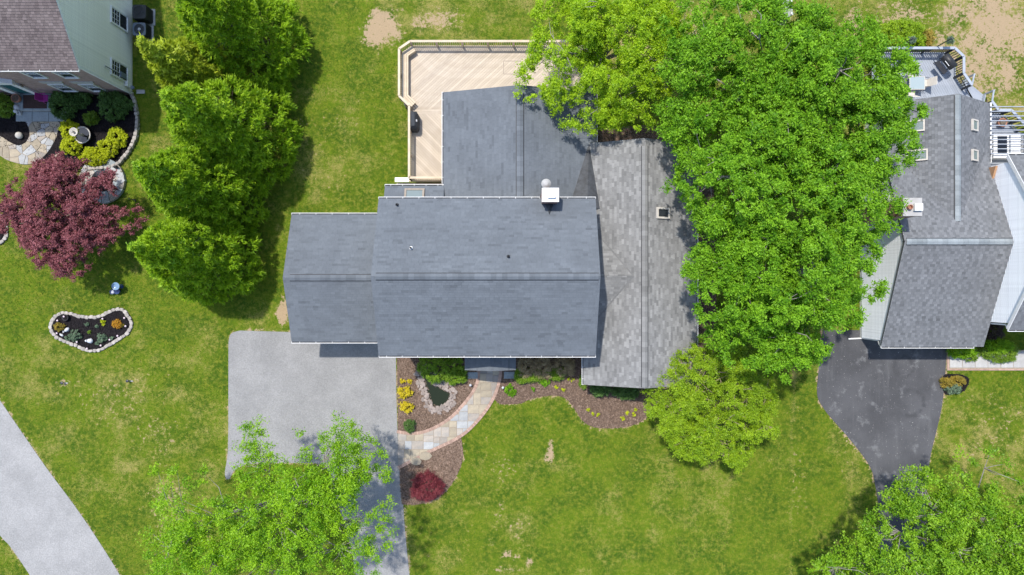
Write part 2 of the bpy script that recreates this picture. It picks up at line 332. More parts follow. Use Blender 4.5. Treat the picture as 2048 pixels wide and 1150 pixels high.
house_fp = [[(-13.2,-3.0),(4.6,-3.4),(4.6,-5.6),(11.1,-5.6),(11.1,8.6),(5,8.6),(5,11.8),(-4,11.8),(-4,6),(-7.5,6),(-7.5,4.2),(-13.2,4.2)], [(23,-3.3),(40,-3.3),(40,11),(23,11)], [(-40,12.8),(-25,12.8),(-25,24),(-40,24)]]
hard = [drive_main, street, drive_n, bedA1, bedA2, bedA3, walkL+walkR[::-1], kid, halfbed, lbed, pat1, bed_n, walk_n] + house_fp

# ------------------------------------------------------------------ ground sheet and lawn
PATCH = [(763,62,36,38,1.3),(870,40,60,26,.75),(800,20,60,30,.4),(1101,903,6,22,.92),(1093,916,8,9,.75),(1004,1012,9,13,.9),(998,1030,6,10,.7),(1012,1108,14,10,.9),(1030,1116,10,8,.75),(1058,1124,9,10,.85),(1020,1140,30,10,.6),(985,1085,10,12,.55),(1030,1050,40,50,.45),(568,625,13,30,1.2),(1010,930,50,50,.38),
         (1900,110,260,60,.64),(2000,60,130,140,.88),(1800,45,160,50,.68),(1830,70,80,40,.6),(1960,150,80,70,.78),(2040,200,50,50,.4),(1300,110,80,80,.75),(1380,60,50,90,.6),(1545,30,40,30,.8),(1400,120,40,20,.9),
         (1700,900,40,60,.3),(1590,960,25,120,.34),(1330,640,80,60,.3),(560,230,60,40,.45),(545,30,40,40,.4),(690,260,70,80,.3),(240,790,120,80,.38),(320,880,70,90,.36),(130,880,80,60,.2),(330,1010,50,90,.5),(140,680,70,25,.2),(1985,860,70,100,.42),(1930,830,60,50,.3),(1290,1010,160,90,.10),(900,1090,100,60,.2),(700,380,60,30,.3),(128,766,14,8,.7),(260,762,10,7,.7),(630,330,40,60,.3)]
def lawn_masks(X, Y):
    px, py = X*F/H+1024, 575-Y*F/H
    dry = .32*fbm(X*.22+3, Y*.22, 4)+.68*fbm(X*.85, Y*.85+9, 4)
    dry = np.clip((dry-.47)*1.7+.22, 0, 1)
    bare = np.zeros(X.shape); wob = fbm(X*1.1+40, Y*1.1+3, 4)-.5; wob2 = fbm(X*3+1, Y*3+80, 3)-.5
    for x, y, rx, ry, s in PATCH:
        d = np.hypot((px-x)/rx, (py-y)/ry); v = s*np.clip((1.5-d-wob*1.6)*.75, 0, 1)
        bare = np.maximum(bare, v)
    edge = np.full(X.shape, 9.)
    for l in (drive_n, drive_main, bedA2lo, bedA3lo, street): edge = np.minimum(edge, pdist(l, X, Y))
    bare = np.maximum(bare, .78*np.clip(1.15-edge/.16+wob2*1.6, 0, 1)); dry = np.clip(dry+.3*np.clip(bare, 0, 1), 0, 1)
    ln = P([(1583,840),(1584,960),(1582,1150)]); dry = np.clip(dry+.42*np.clip(1.2-pdist(ln, X, Y)/.2+wob2, 0, 1), 0, 1)
    for l in ([(1588,700),(1586,840)],[(1960,870),(1980,990)],[(1905,905),(2000,915)],[(1925,880),(1930,960)],[(1955,830),(2000,900)]): dry = np.clip(dry+.4*np.clip(1.2-pdist(P(l), X, Y)/.2+wob2, 0, 1), 0, 1)
    back = np.clip((Y-9)/6, 0, 1)*np.clip((X+12)/10, 0, 1); dry = np.clip(dry+.16*back, 0, 1)
    fr = np.clip((-Y-5.5)/2, 0, 1)*np.clip((X+6)/2, 0, 1)*np.clip((23-X)/3, 0, 1); dry = np.clip(dry-.09*fr, 0, 1)
    left = np.clip((-X-16)/6, 0, 1)*np.clip((8-Y)/6, 0, 1)*np.clip((Y+6)/5, 0, 1); dry = np.clip(dry-.12*left, 0, 1)
    return dry, np.clip(bare, 0, 1)
gx = np.concatenate([[-600,-250,-120,-70,-50], np.arange(-38,38.01,.2), [50,70,120,250,600]]); gy = np.concatenate([[-600,-250,-120,-60,-35], np.arange(-23,23.01,.2), [35,60,120,250,600]])
GX, GY = np.meshgrid(gx, gy); nx, ny = len(gx), len(gy)
me = bpy.data.meshes.new('ground'); me.vertices.add(nx*ny)
me.vertices.foreach_set('co', np.stack([GX, GY, np.zeros_like(GX)], -1).ravel().astype(np.float32))
ii = (np.arange(ny-1)[:,None]*nx+np.arange(nx-1)[None,:]).ravel(); q = np.stack([ii, ii+1, ii+nx+1, ii+nx], -1)
me.loops.add(q.size); me.polygons.add(len(q)); me.loops.foreach_set('vertex_index', q.ravel().astype(np.int32)); me.polygons.foreach_set('loop_start', np.arange(0, q.size, 4, dtype=np.int32))
me.update(calc_edges=True)
dr, ba = lawn_masks(GX, GY); far = (np.abs(GX) > 37.9) | (np.abs(GY) > 22.9); dr[far] = .35; ba[far] = 0
for nm, a in (('dry', dr), ('bare', ba)):
    at = me.attributes.new(nm, 'FLOAT', 'POINT'); at.data.foreach_set('value', a.ravel().astype(np.float32))
def lawncolor(nt, dry, bare):
    nA = noise(nt, .55, 5, .6); nB = noise(nt, 3.2, 5, .7); nC = noise(nt, 16, 4, .75); nD = noise(nt, 60, 3, .8)
    nE = noise(nt, 5.5, 4, .7)
    g = mixc(nt, ramp(nt, nA, .38, .62), (.054,.110,.008), (.115,.180,.010)); g = mixc(nt, ramp(nt, nB, .42, .66), g, (.185,.215,.020)); g = mixc(nt, ramp(nt, nE, .5, .78), g, (.225,.23,.035)); g = mixc(nt, ramp(nt, nE, .46, .22), g, (.05,.105,.008)); g = mixc(nt, ramp(nt, nC, .58, .8), g, (.05,.10,.009))
    add = lambda a, b, k, o: _ma(nt, a, b, k, o)
    dv = add(dry, nC, 2.2, -1.1); dv = add(dv, nB, 1.3, -.65); g = mixc(nt, ramp(nt, dv, .30, 1.0), g, (.32,.28,.085))
    bv = add(bare, nC, 1.0, -.5); bv = add(bv, nE, 1.8, -.9); bv = add(bv, nB, 1.6, -.8); g = mixc(nt, ramp(nt, bv, .52, .72), g, mixc(nt, ramp(nt, nD, .3, .7), (.33,.23,.13), (.53,.40,.255)))
    g = mixc(nt, ramp(nt, nD, .25, .75), mixc(nt, 1, g, (.62,.62,.62), 'MULTIPLY'), mixc(nt, 1, g, (1.38,1.38,1.38), 'MULTIPLY'))
    return g, nC, nD
def _ma(nt, a, b, k, o):
    n = nt.nodes.new('ShaderNodeMath'); n.operation = 'MULTIPLY_ADD'; nt.links.new(b, n.inputs[0]); n.inputs[1].default_value = k; n.inputs[2].default_value = o
    m = nt.nodes.new('ShaderNodeMath'); nt.links.new(a, m.inputs[0]); nt.links.new(n.outputs[0], m.inputs[1]); return m.outputs[0]
m_lawn, nt, p = mk('lawn'); g, nC, nD = lawncolor(nt, attr(nt, 'dry'), attr(nt, 'bare')); nt.links.new(g, p.inputs['Base Color']); p.inputs['Roughness'].default_value = .95; p.inputs['Specular IOR Level'].default_value = .1
bumpn(nt, p, nD, 1, .06)
tag(link('ground', me, m_lawn), kind='structure')
# grass blades
N = 400000
X = rng.uniform(-34.5, 34.5, N); Y = rng.uniform(-19.6, 19.6, N); ok = np.ones(N, bool)
for h_ in hard: ok &= ~inside(h_, X, Y)
X, Y = X[ok], Y[ok]; d_, b_ = lawn_masks(X, Y); ok = rng.random(len(X)) > b_*1.25; X, Y, d_ = X[ok], Y[ok], d_[ok]
n = len(X); an = rng.uniform(0, 2*np.pi, n); L = rng.uniform(.05, .13, n); tl = rng.uniform(.3, 1.1, n); wd = rng.uniform(.009, .024, n)
bx = np.stack([X, Y, np.zeros(n)], -1); dv = np.stack([np.cos(an)*np.sin(tl), np.sin(an)*np.sin(tl), np.cos(tl)], -1); sv = np.stack([-np.sin(an), np.cos(an), np.zeros(n)], -1)
V = np.stack([bx-sv*wd[:,None], bx+sv*wd[:,None], bx+dv*L[:,None]], 1)
def facemesh(name, V, tint, mat, parent=None, kind=None, smooth=False):
    n, k, _ = V.shape; o0 = np.array(org(parent))
    me = bpy.data.meshes.new(name); me.vertices.add(n*k); me.vertices.foreach_set('co', (V.reshape(-1,3)-o0).astype(np.float32).ravel())
    me.loops.add(n*k); me.polygons.add(n); me.loops.foreach_set('vertex_index', np.arange(n*k, dtype=np.int32)); me.polygons.foreach_set('loop_start', np.arange(0, n*k, k, dtype=np.int32))
    me.update(calc_edges=True)
    a = me.attributes.new('tint', 'FLOAT', 'FACE'); a.data.foreach_set('value', np.clip(tint, 0, 1).astype(np.float32))
    o = link(name, me, mat, parent)
    if kind: o['kind'] = kind
    return o
m_grass, nt, p = mk('grass_blade'); t_ = attr(nt, 'tint'); c = mixc(nt, ramp(nt, t_, 0, .5), (.058,.135,.006), (.18,.26,.014)); c = mixc(nt, ramp(nt, t_, .55, 1), c, (.44,.39,.16)); nt.links.new(c, p.inputs['Base Color']); p.inputs['Roughness'].default_value = .7; p.inputs['Specular IOR Level'].default_value = .2
tag(facemesh('grass', V, np.clip(d_*.62+rng.normal(0, .2, n), 0, 1), m_grass), 'short patchy green lawn grass around the houses', 'grass', kind='stuff')

# ------------------------------------------------------------------ drives, street, beds
def sheet(name, poly, z, mat, thick=.03, kind='structure', label=None, cat=None, parent=None):
    from mathutils.geometry import tessellate_polygon
    poly = ccw(dedupe(poly)); tri = tessellate_polygon([[Vector((x, y, 0)) for x, y in poly]]); n = len(poly)
    m = MB(); vs = [(x, y, z) for x, y in poly]+[(x, y, z-thick) for x, y in poly]
    fs = []
    for a, b, c in tri:
        A, B, C = (Vector(poly[i]) for i in (a, b, c)); fs.append((a, b, c) if (B-A).cross(C-A) > 0 else (c, b, a))
    m.add(vs, fs+[(n+i, n+(i+1)%n, (i+1)%n, i) for i in range(n)])
    o = m.build(name, mat, parent)
    if kind: o['kind'] = kind
    return tag(o, label, cat)
sheet('driveway', drive_main, .022, m_drive)
sheet('street', street, .022, m_street)
sheet('neighbour_driveway', drive_n, .024, m_seal)
def chips(poly, n, mat, name, z, parent=None):
    xs = [p[0] for p in poly]; ys = [p[1] for p in poly]
    X = rng.uniform(max(min(xs), -34), min(max(xs), 34), n*3); Y = rng.uniform(min(ys), max(ys), n*3); k = inside(poly, X, Y)
    for h_ in house_fp+[pond]: k &= ~inside(h_, X, Y)
    X, Y = X[k][:n], Y[k][:n]; n = len(X)
    an = rng.uniform(0, 6.28, n); L = rng.uniform(.02, .065, n); wd = rng.uniform(.008, .022, n)
    a = np.stack([np.cos(an), np.sin(an), rng.normal(0, .35, n)], -1)*L[:,None]; b = np.stack([-np.sin(an), np.cos(an), rng.normal(0, .5, n)], -1)*wd[:,None]; c = np.stack([X, Y, np.full(n, z)+rng.uniform(.01, .035, n)], -1)
    return facemesh(name, np.stack([c-a-b, c+a-b, c+a+b, c-a+b], 1), rng.random(n), mat, parent, 'stuff')
for i, (poly, n) in enumerate(((bedA1, 11000), (bedA2, 20000), (bedA3, 7000))):
    b = sheet('mulch_bed', poly, .035, m_mulch, .05); chips(poly, n, m_chip, 'bark_chips', .035, b)
b = sheet('mulch_bed', lbed, .03, m_mulchk, .05); chips(lbed, 6000, m_chipk, 'bark_chips', .03, b)
b = sheet('mulch_bed', bed_n, .03, m_mulchk, .05); chips(bed_n, 900, m_chipk, 'bark_chips', .03, b)
# ------------------------------------------------------------------ flagstone walk with brick borders
wp = walkL+walkR[::-1]
walk = sheet('stone_walk', wp, .045, m_joint, .05)
def randrects(x0, x1, y0, y1, out, mn=.38, mx=.95):
    w_, h_ = x1-x0, y1-y0
    if w_ < mx and h_ < mx and (random.random() < .45 or (w_ < 2*mn and h_ < 2*mn)): out.append((x0, x1, y0, y1)); return
    if (w_ > h_ or h_ < 2*mn) and w_ > 2*mn:
        c = random.uniform(x0+mn, x1-mn); randrects(x0, c, y0, y1, out, mn, mx); randrects(c, x1, y0, y1, out, mn, mx)
    elif h_ > 2*mn:
        c = random.uniform(y0+mn, y1-mn); randrects(x0, x1, y0, c, out, mn, mx); randrects(x0, x1, c, y1, out, mn, mx)
    else: out.append((x0, x1, y0, y1))
inner = offs(walkL, .2)+offs(walkR, -.2)[::-1]
def flag(poly, z0, z1, mat, parent, name='flagstone'):
    poly = ccw(dedupe(poly))
    if len(poly) < 3 or area(poly) < .02: return
    cx, cy = sum(p[0] for p in poly)/len(poly), sum(p[1] for p in poly)/len(poly)
    z1 += random.uniform(-.006, .006); q = [(cx+(x-cx)*.975, cy+(y-cy)*.975) for x, y in poly]; n = len(poly)
    m = MB().add([(x,y,z0) for x,y in poly]+[(x,y,z1-.008) for x,y in poly]+[(x,y,z1) for x,y in q],
        [(k,(k+1)%n,n+(k+1)%n,n+k) for k in range(n)]+[(n+k,n+(k+1)%n,2*n+(k+1)%n,2*n+k) for k in range(n)]+[tuple(2*n+k for k in range(n))])
    return m.build(name, mat, parent, at=(cx, cy, 0))
rects = []; xs = [p[0] for p in wp]; ys = [p[1] for p in wp]; randrects(min(xs), max(xs), min(ys), max(ys), rects)
for r in rects:
    g_ = .012; flag(clipc(inner, [(r[0]+g_,r[2]+g_),(r[1]-g_,r[2]+g_),(r[1]-g_,r[3]-g_),(r[0]+g_,r[3]-g_)]), .03, .066, random.choice([m_flag, m_flag, m_flagw, m_flagt, m_flagt]), walk)
bm_ = MB().box(-.1,.1,-.047,.047,0,.04).build('brick', m_brick, walk); bme = bm_.data; bpy.data.objects.remove(bm_)
for line, sg in ((walkL, 1), (walkR, -1)):
    for p, t in resample(offs(line, sg*.095), .102):
        o = link('brick', bme, m_brick, walk, (p.x, p.y, .035+random.uniform(0, .006))); o.rotation_euler.z = math.atan2(t.y, t.x)+math.pi/2+random.uniform(-.03,.03)
for c in ((945.5,750.5,20,13),(1019,750,22,14)):
    a, b = W(c[0]-c[2]/2, c[1]-c[3]/2), W(c[0]+c[2]/2, c[1]+c[3]/2); flag([(a.x,b.y),(b.x,b.y),(b.x,a.y),(a.x,a.y)], .03, .085, m_slate, walk)
for c in ((851,911,13),(833,922,12)):                      # rounded stones where the walk meets the lower bed
    q = W(c[0], c[1]); flag([(q.x+c[2]/30*math.cos(a)*random.uniform(.85,1.1), q.y+.75*c[2]/30*math.sin(a)*random.uniform(.85,1.1)) for a in np.linspace(0, 6.28, 9)[:-1]], .03, .11, m_flagt, walk)
# neighbour's concrete walk with brick edge
nw = sheet('neighbour_walk', walk_n, .03, m_joint, .05)
for k in range(8):
    x0 = W(1899+k*25.5,0).x; x1 = W(1899+(k+1)*25.5-1,0).x; flag([(x0, W(0,735).y),(x1, W(0,735).y),(x1, W(0,702).y),(x0, W(0,702).y)], .02, .055, m_conc, nw, 'paver')
for p, t in resample([tuple(W(1895,706))[:2], tuple(W(1895,739))[:2], tuple(W(2080,739))[:2]], .205):
    o = link('brick', bme, m_brick, nw, (p.x, p.y, .025)); o.rotation_euler.z = math.atan2(t.y, t.x)

# ------------------------------------------------------------------ roofs and houses
def shingles(name, planes, mat, parent, expo=.15, wr=(.2,.42), style='blend'):
    m = MB(); r = random.Random(len(name)+len(planes)*7+int(planes[0][0][0]*10))
    for pl in planes:
        pts = [Vector(p) for p in pl]; u = (pts[1]-pts[0]).normalized(); n = (pts[1]-pts[0]).cross(pts[2]-pts[0]).normalized()
        if len(pts) == 3: u = Vector((1,0,0)) if n.y < 0 else Vector((-1,0,0))
        v = n.cross(u); o = min(pts, key=lambda p: p.z) if len(pts) == 3 else pts[0]
        uv = ccw([((p-o).dot(u), (p-o).dot(v)) for p in pts]); us = [a for a, b in uv]; vmax = max(b for a, b in uv); i = 0
        vv = -.03
        while vv < vmax:
            a = min(us)-r.uniform(0, .4); k = 0; ct = r.gauss(0,.022); run = 0
            while a < max(us):
                w_ = r.uniform(*wr) if style != 'three' else r.uniform(.15,.3); rc = [(a+.003,vv),(a+w_-.003,vv),(a+w_-.003,vv+expo+.004),(a+.003,vv+expo+.004)]
                cp = dedupe(clipc(rc, uv)) if vv >= 0 else dedupe(clipc(rc, [(x, y if y > .01 else -.04) for x, y in uv]))
                if style == 'blend':
                    if run <= 0 and r.random() < .09: run = r.choice([1,1,2]); rt = r.uniform(.33,.45)
                    t = (r.gauss(.55,.05) if run <= 0 else rt+r.gauss(0,.04))+ct; run -= 1
                elif style == 'mix': t = r.choice([.26,.38,.48,.5,.6,.72,.86])+r.uniform(-.06,.06)
                else: t = (.66 if k % 2 else .4)+r.gauss(0,.10)+ct
                if len(cp) >= 3 and area(cp) > 1e-4:
                    thick = .016 if style == 'blend' else .02
                    f = lambda p: o+u*p[0]+v*p[1]+n*(thick*(1-(p[1]-vv)/expo)+.004+r.uniform(0,.002))
                    top = [f(p) for p in cp]; q = len(cp); m.add(top, [tuple(range(q))], t)
                    for j in range(q):
                        p1, p2 = cp[j], cp[(j+1)%q]
                        if abs(p1[1]-vv) < 1e-4 and abs(p2[1]-vv) < 1e-4:
                            m.add([top[j], top[(j+1)%q], top[(j+1)%q]-n*.02, top[j]-n*.02], [(3,2,1,0)], t)
                a += w_; k += 1
            vv += expo; i += 1
    return m.build(name, mat, parent, tint=True, kind='stuff')
def ridge_caps(a, b, sl, mat, parent, hw=.17, step=.3):
    """bent cap pieces along the ridge a-b; sl = fall per metre to each side"""
    a, b = Vector(a), Vector(b); d = (b-a).normalized(); s = Vector((-d.y, d.x, 0)); m = MB(); L = (b-a).length; k = 0.0
    while k < L-.02:
        p = a+d*k; q = a+d*min(L, k+step*1.08); t = random.choice([.35,.45,.5,.6,.68]); z1 = Vector((0,0,.062)); z2 = Vector((0,0,.05))
        f = lambda c, o_: c+s*o_+Vector((0,0,-abs(o_)*sl))
        vs = [f(p,-hw)+z1, p+z1, f(p,hw)+z1, f(q,-hw)+z2, q+z2, f(q,hw)+z2]; vs += [x-Vector((0,0,.06)) for x in vs]
        m.add(vs, [(0,1,4,3),(1,2,5,4),(0,6,7,1),(1,7,8,2),(0,3,9,6),(2,8,11,5),(3,4,10,9),(4,5,11,10)], t); k += step
    m2 = MB(); e = hw+.04
    for sg in (-1, 1):
        f2 = lambda c, o_: c+s*o_+Vector((0,0,-abs(o_)*sl))
        m2.prism([f2(a,sg*.02)+Vector((0,0,.03)), f2(a,sg*e)+Vector((0,0,.03)), f2(b,sg*e)+Vector((0,0,.03)), f2(b,sg*.02)+Vector((0,0,.03))], (0,0,.012))
    m2.build('ridge_vent', m_dark, parent)
    return m.build('ridge_cap', mat, parent, tint=True, kind='stuff')
def gable_planes(x0, x1, y0, y1, he, hr, axis):
    if axis == 'x':
        ym = (y0+y1)/2; return [[(x0,y0,he),(x1,y0,he),(x1,ym,hr),(x0,ym,hr)], [(x1,y1,he),(x0,y1,he),(x0,ym,hr),(x1,ym,hr)]]
    xm = (x0+x1)/2; return [[(x0,y1,he),(x0,y0,he),(xm,y0,hr),(xm,y1,hr)], [(x1,y0,he),(x1,y1,he),(xm,y1,hr),(xm,y0,hr)]]
def roof(house, planes, mat, style='blend', ridge=None, sl=.4, name='roof', expo=.15, fascia=None, capw=.17):
    m = MB()
    for pl in planes:
        pts = [Vector(p) for p in pl]; n = (pts[1]-pts[0]).cross(pts[2]-pts[0]).normalized(); m.prism([p-n*.16 for p in pts], n*.155)
    r = m.build(name, fascia or m_under, house); shingles('shingles', planes, mat, r, expo, style=style)
    if ridge: ridge_caps(ridge[0], ridge[1], sl, m_cap if mat is m_roofN else mat, r, capw)
    return r
def gutter(house, a, b, out, z, step=.85):
    """open trough along a-b, out = unit direction away from the roof"""
    a, b, out = Vector((*a, z)), Vector((*b, z)), Vector((*out, 0)); d = (b-a).normalized(); m = MB(); c = (a+b)/2; hl = d*((b-a).length/2)
    m.obox(c+out*.065+Vector((0,0,-.085)), hl, out*.058, Vector((0,0,.008))); m.obox(c+out*.122+Vector((0,0,-.04)), hl, out*.014, Vector((0,0,.055))); m.obox(c+out*.01+Vector((0,0,-.045)), hl, out*.006, Vector((0,0,.05)))
    for e in (a, b): m.obox(e+out*.065+Vector((0,0,-.045)), d*.008, out*.06, Vector((0,0,.05)))
    g_ = m.build('gutter', m_white, house); MB().obox(c+out*.062+Vector((0,0,-.07)), hl*.998, out*.044, Vector((0,0,.005))).build('trough_floor', m_memb, g_); n = max(2, int((b-a).length/step)); me_ = None  # dark strip laid along the bottom of the trough
    for k in range(n):
        p = a+(b-a)*((k+.5)/n)
        if me_ is None:
            o = MB().obox(p+out*.062, d*.011, out*.062, Vector((0,0,.006))).build('hanger', m_white, g_, at=p); me_ = o.data
        else: link('hanger', me_, m_white, g_, p)
    return g_
def body(house, x0, x1, y0, y1, he, hr, axis, mat, name='wall', z0=0):
    m = MB()
    if axis == 'x': ym = (y0+y1)/2; m.prism([(x0,y0,z0),(x0,y0,he),(x0,ym,hr),(x0,y1,he),(x0,y1,z0)], (x1-x0,0,0))
    else: xm = (x0+x1)/2; m.prism([(x0,y0,z0),(x1,y0,z0),(x1,y0,he),(xm,y0,hr),(x0,y0,he)], (0,y1-y0,0))
    return m.build(name, mat, house)
def skylight(house, c, n, u, hw, hl, fw=.07, mf=None, mg=None):
    """c centre on the roof, n normal, u along slope"""
    c, n, u = Vector(c), Vector(n).normalized(), Vector(u).normalized(); s = n.cross(u); m = MB()
    for sg in (-1, 1):
        m.obox(c+s*sg*hw+n*.07, u*(hl+fw), s*fw, n*.07); m.obox(c+u*sg*hl+n*.068, s*(hw-fw), u*fw, n*.068)
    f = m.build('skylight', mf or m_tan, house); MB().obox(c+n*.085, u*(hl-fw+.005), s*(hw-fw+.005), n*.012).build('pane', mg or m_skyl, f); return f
def pipe(house, p, r=.05, h=.3, white=False):
    p = Vector(p); o = MB().lathe(p, [(r,-.1),(r,h),(r*.7,h),(r*.7,h-.12)], 12).build('vent_pipe', m_dark, house, True)
    MB().lathe(p, [(r*1.9,0),(r*1.8,.045),(r*1.2,.08)], 12).build('flashing', m_white if white else m_memb, o)

hm = thing('house', 'main grey-roofed house with garage, back wing and side wing beside pale driveway', 'house', (0, 0, 0))
# two-storey block
mx0, mx1, my0, my1, mhe, mhr = -7.7, 4.83, -3.9, 5.1, 5.6, 7.75
msl = (mhr-mhe)/4.5; yr = .6
body(hm, mx0+.25, mx1-.25, my0+.35, my1-.35, mhe-.1, mhr-.3, 'x', m_siding)
roof(hm, gable_planes(mx0, mx1, my0, my1, mhe, mhr, 'x'), m_roof, 'blend', ((mx0+.25,yr,mhr),(mx1-.1,yr,mhr)), msl)
gutter(hm, (mx0+.02,my0), (mx1,my0), (0,-1), mhe); gutter(hm, (mx0,my1), (1.6,my1), (0,1), mhe); gutter(hm, (2.68,my1), (mx1,my1), (0,1), mhe)
# garage
gx0, gy0, gy1, ghe, ghr = -13.45, -3.27, 4.42, 3.35, 4.95; gyr = (gy0+gy1)/2; gsl = (ghr-ghe)/(gyr-gy0)
body(hm, gx0+.3, mx0+.3, gy0+.4, gy1-.4, ghe-.1, ghr-.3, 'x', m_siding)
roof(hm, gable_planes(gx0, mx0+.24, gy0, gy1, ghe, ghr, 'x'), m_roof, 'blend', ((gx0+.4,gyr,ghr),(mx0+.24,gyr,ghr)), gsl)
gutter(hm, (gx0,gy0), (mx0+.2,gy0), (0,-1), ghe); gutter(hm, (gx0,gy1), (mx0+.2,gy1), (0,1), ghe)
# back wing
bx0, bx1, by1, bhe, bhr = -4.18, 5.12, 12.02, 3.0, 4.5; bxr = .47; bsl = (bhr-bhe)/(bxr-bx0)
body(hm, bx0+.25, bx1-.25, my1-.35, by1-.3, bhe-.1, bhr-.3, 'y', m_siding)
roof(hm, gable_planes(bx0, bx1, my1-.34, by1, bhe, bhr, 'y'), m_roof, 'blend', ((bxr,my1-.3,bhr),(bxr,by1-.5,bhr)), bsl, capw=.2)
gutter(hm, (bx0,6.3), (bx0,by1), (-1,0), bhe); gutter(hm, (bx1,8.9), (bx1,by1-.1), (1,0), bhe)
# lean-to with skylight
lx0, ly1 = -7.82, 6.22; lsl = .42
roof(hm, [[(bx0,ly1,3.0),(lx0,ly1,3.0),(lx0,my1-.35,3.0+lsl*(ly1-my1+.35)),(bx0,my1-.35,3.0+lsl*(ly1-my1+.35))]], m_roof, name='lean_to_roof')
MB().box(lx0+.2, bx0+.1, my1-.5, ly1-.25, 0, 2.85).build('wall', m_siding, hm)
gutter(hm, (lx0,ly1), (bx0-.02,ly1), (0,1), 3.0, .7)
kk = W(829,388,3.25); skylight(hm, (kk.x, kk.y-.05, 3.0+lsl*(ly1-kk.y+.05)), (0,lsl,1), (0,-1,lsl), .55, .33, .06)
# side wing
sx0, sx1, sy0, sy1, she, shr = 4.43, 11.32, -5.98, 8.85, 3.0, 4.55; sxr = (sx0+sx1)/2; ssl = (shr-she)/(sxr-sx0)
body(hm, sx0+.25, sx1-.25, sy0+.3, sy1-.3, she-.1, shr-.3, 'y', m_siding)
rw = roof(hm, gable_planes(sx0, sx1, sy0, sy1, she, shr, 'y'), m_roofR, 'mix', ((sxr,sy0+.05,shr),(sxr,sy1-.45,shr)), ssl, 'side_roof')
gutter(hm, (sx1,sy0), (sx1,sy1-.1), (1,0), she); gutter(hm, (sx0,sy0), (sx0,my0+.1), (-1,0), she, .6)
zt = 4.27; xt = sx0+(zt-she)/ssl; zb = she+ssl*(mx1-.3-sx0); xb = mx1-.3
roof(hm, [[(xb,-2.75,zb),(xt,.7,zt),(xb,.7,zt)], [(xt,.7,zt),(xb,4.15,zb),(xb,.7,zt)]], m_roofR, 'mix', None, .3, 'saddle_roof')
for y_ in (-2.75, 4.15): MB().bar((xb,y_,zb+.03),(xt,.7,zt+.03),.10,.012).build('valley_flashing', m_vly, hm)
n_ = Vector((ssl,0,1)).normalized(); zk = W(1330,422,4.0); skylight(hm, (9.02, 4.46, shr-ssl*(9.02-sxr)), (ssl,0,1), (1,0,-ssl), .28, .41, .055, m_sling, m_glass)
# membrane in the valley
ax = (bhr-she+bsl*bxr+ssl*sx0)/(bsl+ssl); az = she+ssl*(ax-sx0)
m = MB(); A = Vector((ax,8.8,az+.05)); B = Vector((3.45,my1-.3,bhr-bsl*(3.45-bxr)+.05)); C = Vector((5.35,my1-.3,she+ssl*(5.35-sx0)+.05)); D = Vector((4.55,my1-.3,3.62))
m.add([A,B,D,C,A-Vector((0,0,.05)),B-Vector((0,0,.06)),C-Vector((0,0,.06))], [(0,1,2),(0,2,3),(0,4,5,1),(0,3,6,4)]); m.build('valley_membrane', m_memb, hm)
# portico
px0, px1, pyf = -2.88, .2, -5.1
roof(hm, gable_planes(px0, px1, pyf, my0+.36, 2.85, 3.4, 'y'), m_roof, 'blend', None, .36, 'portico_roof', expo=.13)
for x in (px0+.25, px1-.25): MB().lathe((x,pyf+.3,0), [(.14,0),(.14,.12),(.10,.16),(.09,2.55),(.13,2.6),(.13,2.7)], 14).build('porch_column', m_white, hm, True)
MB().box(px0+.1, px1-.1, my0+.36, -5.0, 0, .16).build('porch_step', m_slate, hm) if False else MB().box(px0+.15, px1-.15, -5.0, my0+.34, .0, .17).build('porch_step', m_slate, hm)
# chimney with white cap and round flue
def chimney(house, x0, x1, y0, y1, z0, z1, capm, mat):
    m = MB().box(x0,x1,y0,y1,z0,z1-.12).box(x0-.04,x1+.04,y0-.04,y1+.04,z1-.12,z1)
    return m.build('chimney', mat, house)
ch = chimney(hm, 1.70, 2.57, 4.80, 5.50, 3.0, 6.95, m_white, m_chim)
MB().box(1.67,2.60,4.77,5.53,6.952,7.05).box(1.66,2.61,4.76,5.54,7.05,7.075).build('chimney_cap', m_white, ch)
MB().box(1.98,2.42,4.95,5.27,7.07,7.16).box(2.0,2.4,4.97,5.25,7.16,7.3).build('flue_cover', m_white, ch)
MB().lathe((1.93,5.86,0), [(.2,3.5),(.2,6.4),(.27,6.42),(.28,6.47),(.27,6.5),(.15,6.56),(.13,6.6),(.03,6.61)], 24).build('round_flue', m_conc, ch, True)
m = MB(); m.add([(1.9,4.79,mhe+msl*(my1-4.79)+.03),(2.37,4.79,mhe+msl*(my1-4.79)+.03),(2.14,4.15,mhe+msl*(my1-4.15)+.03),(2.14,4.79,mhe+msl*(my1-4.79)+.22)], [(0,2,3),(2,1,3),(0,3,1)]); m.build('cricket', m_memb, ch)
mb_z = lambda y: mhe+msl*(my1-y)
for x, y, wh in ((-6.6,4.75,0),(-5.62,2.2,1),(-.2,1.72,0)): pipe(hm, (x, y, mb_z(y)), .055, .28, wh)

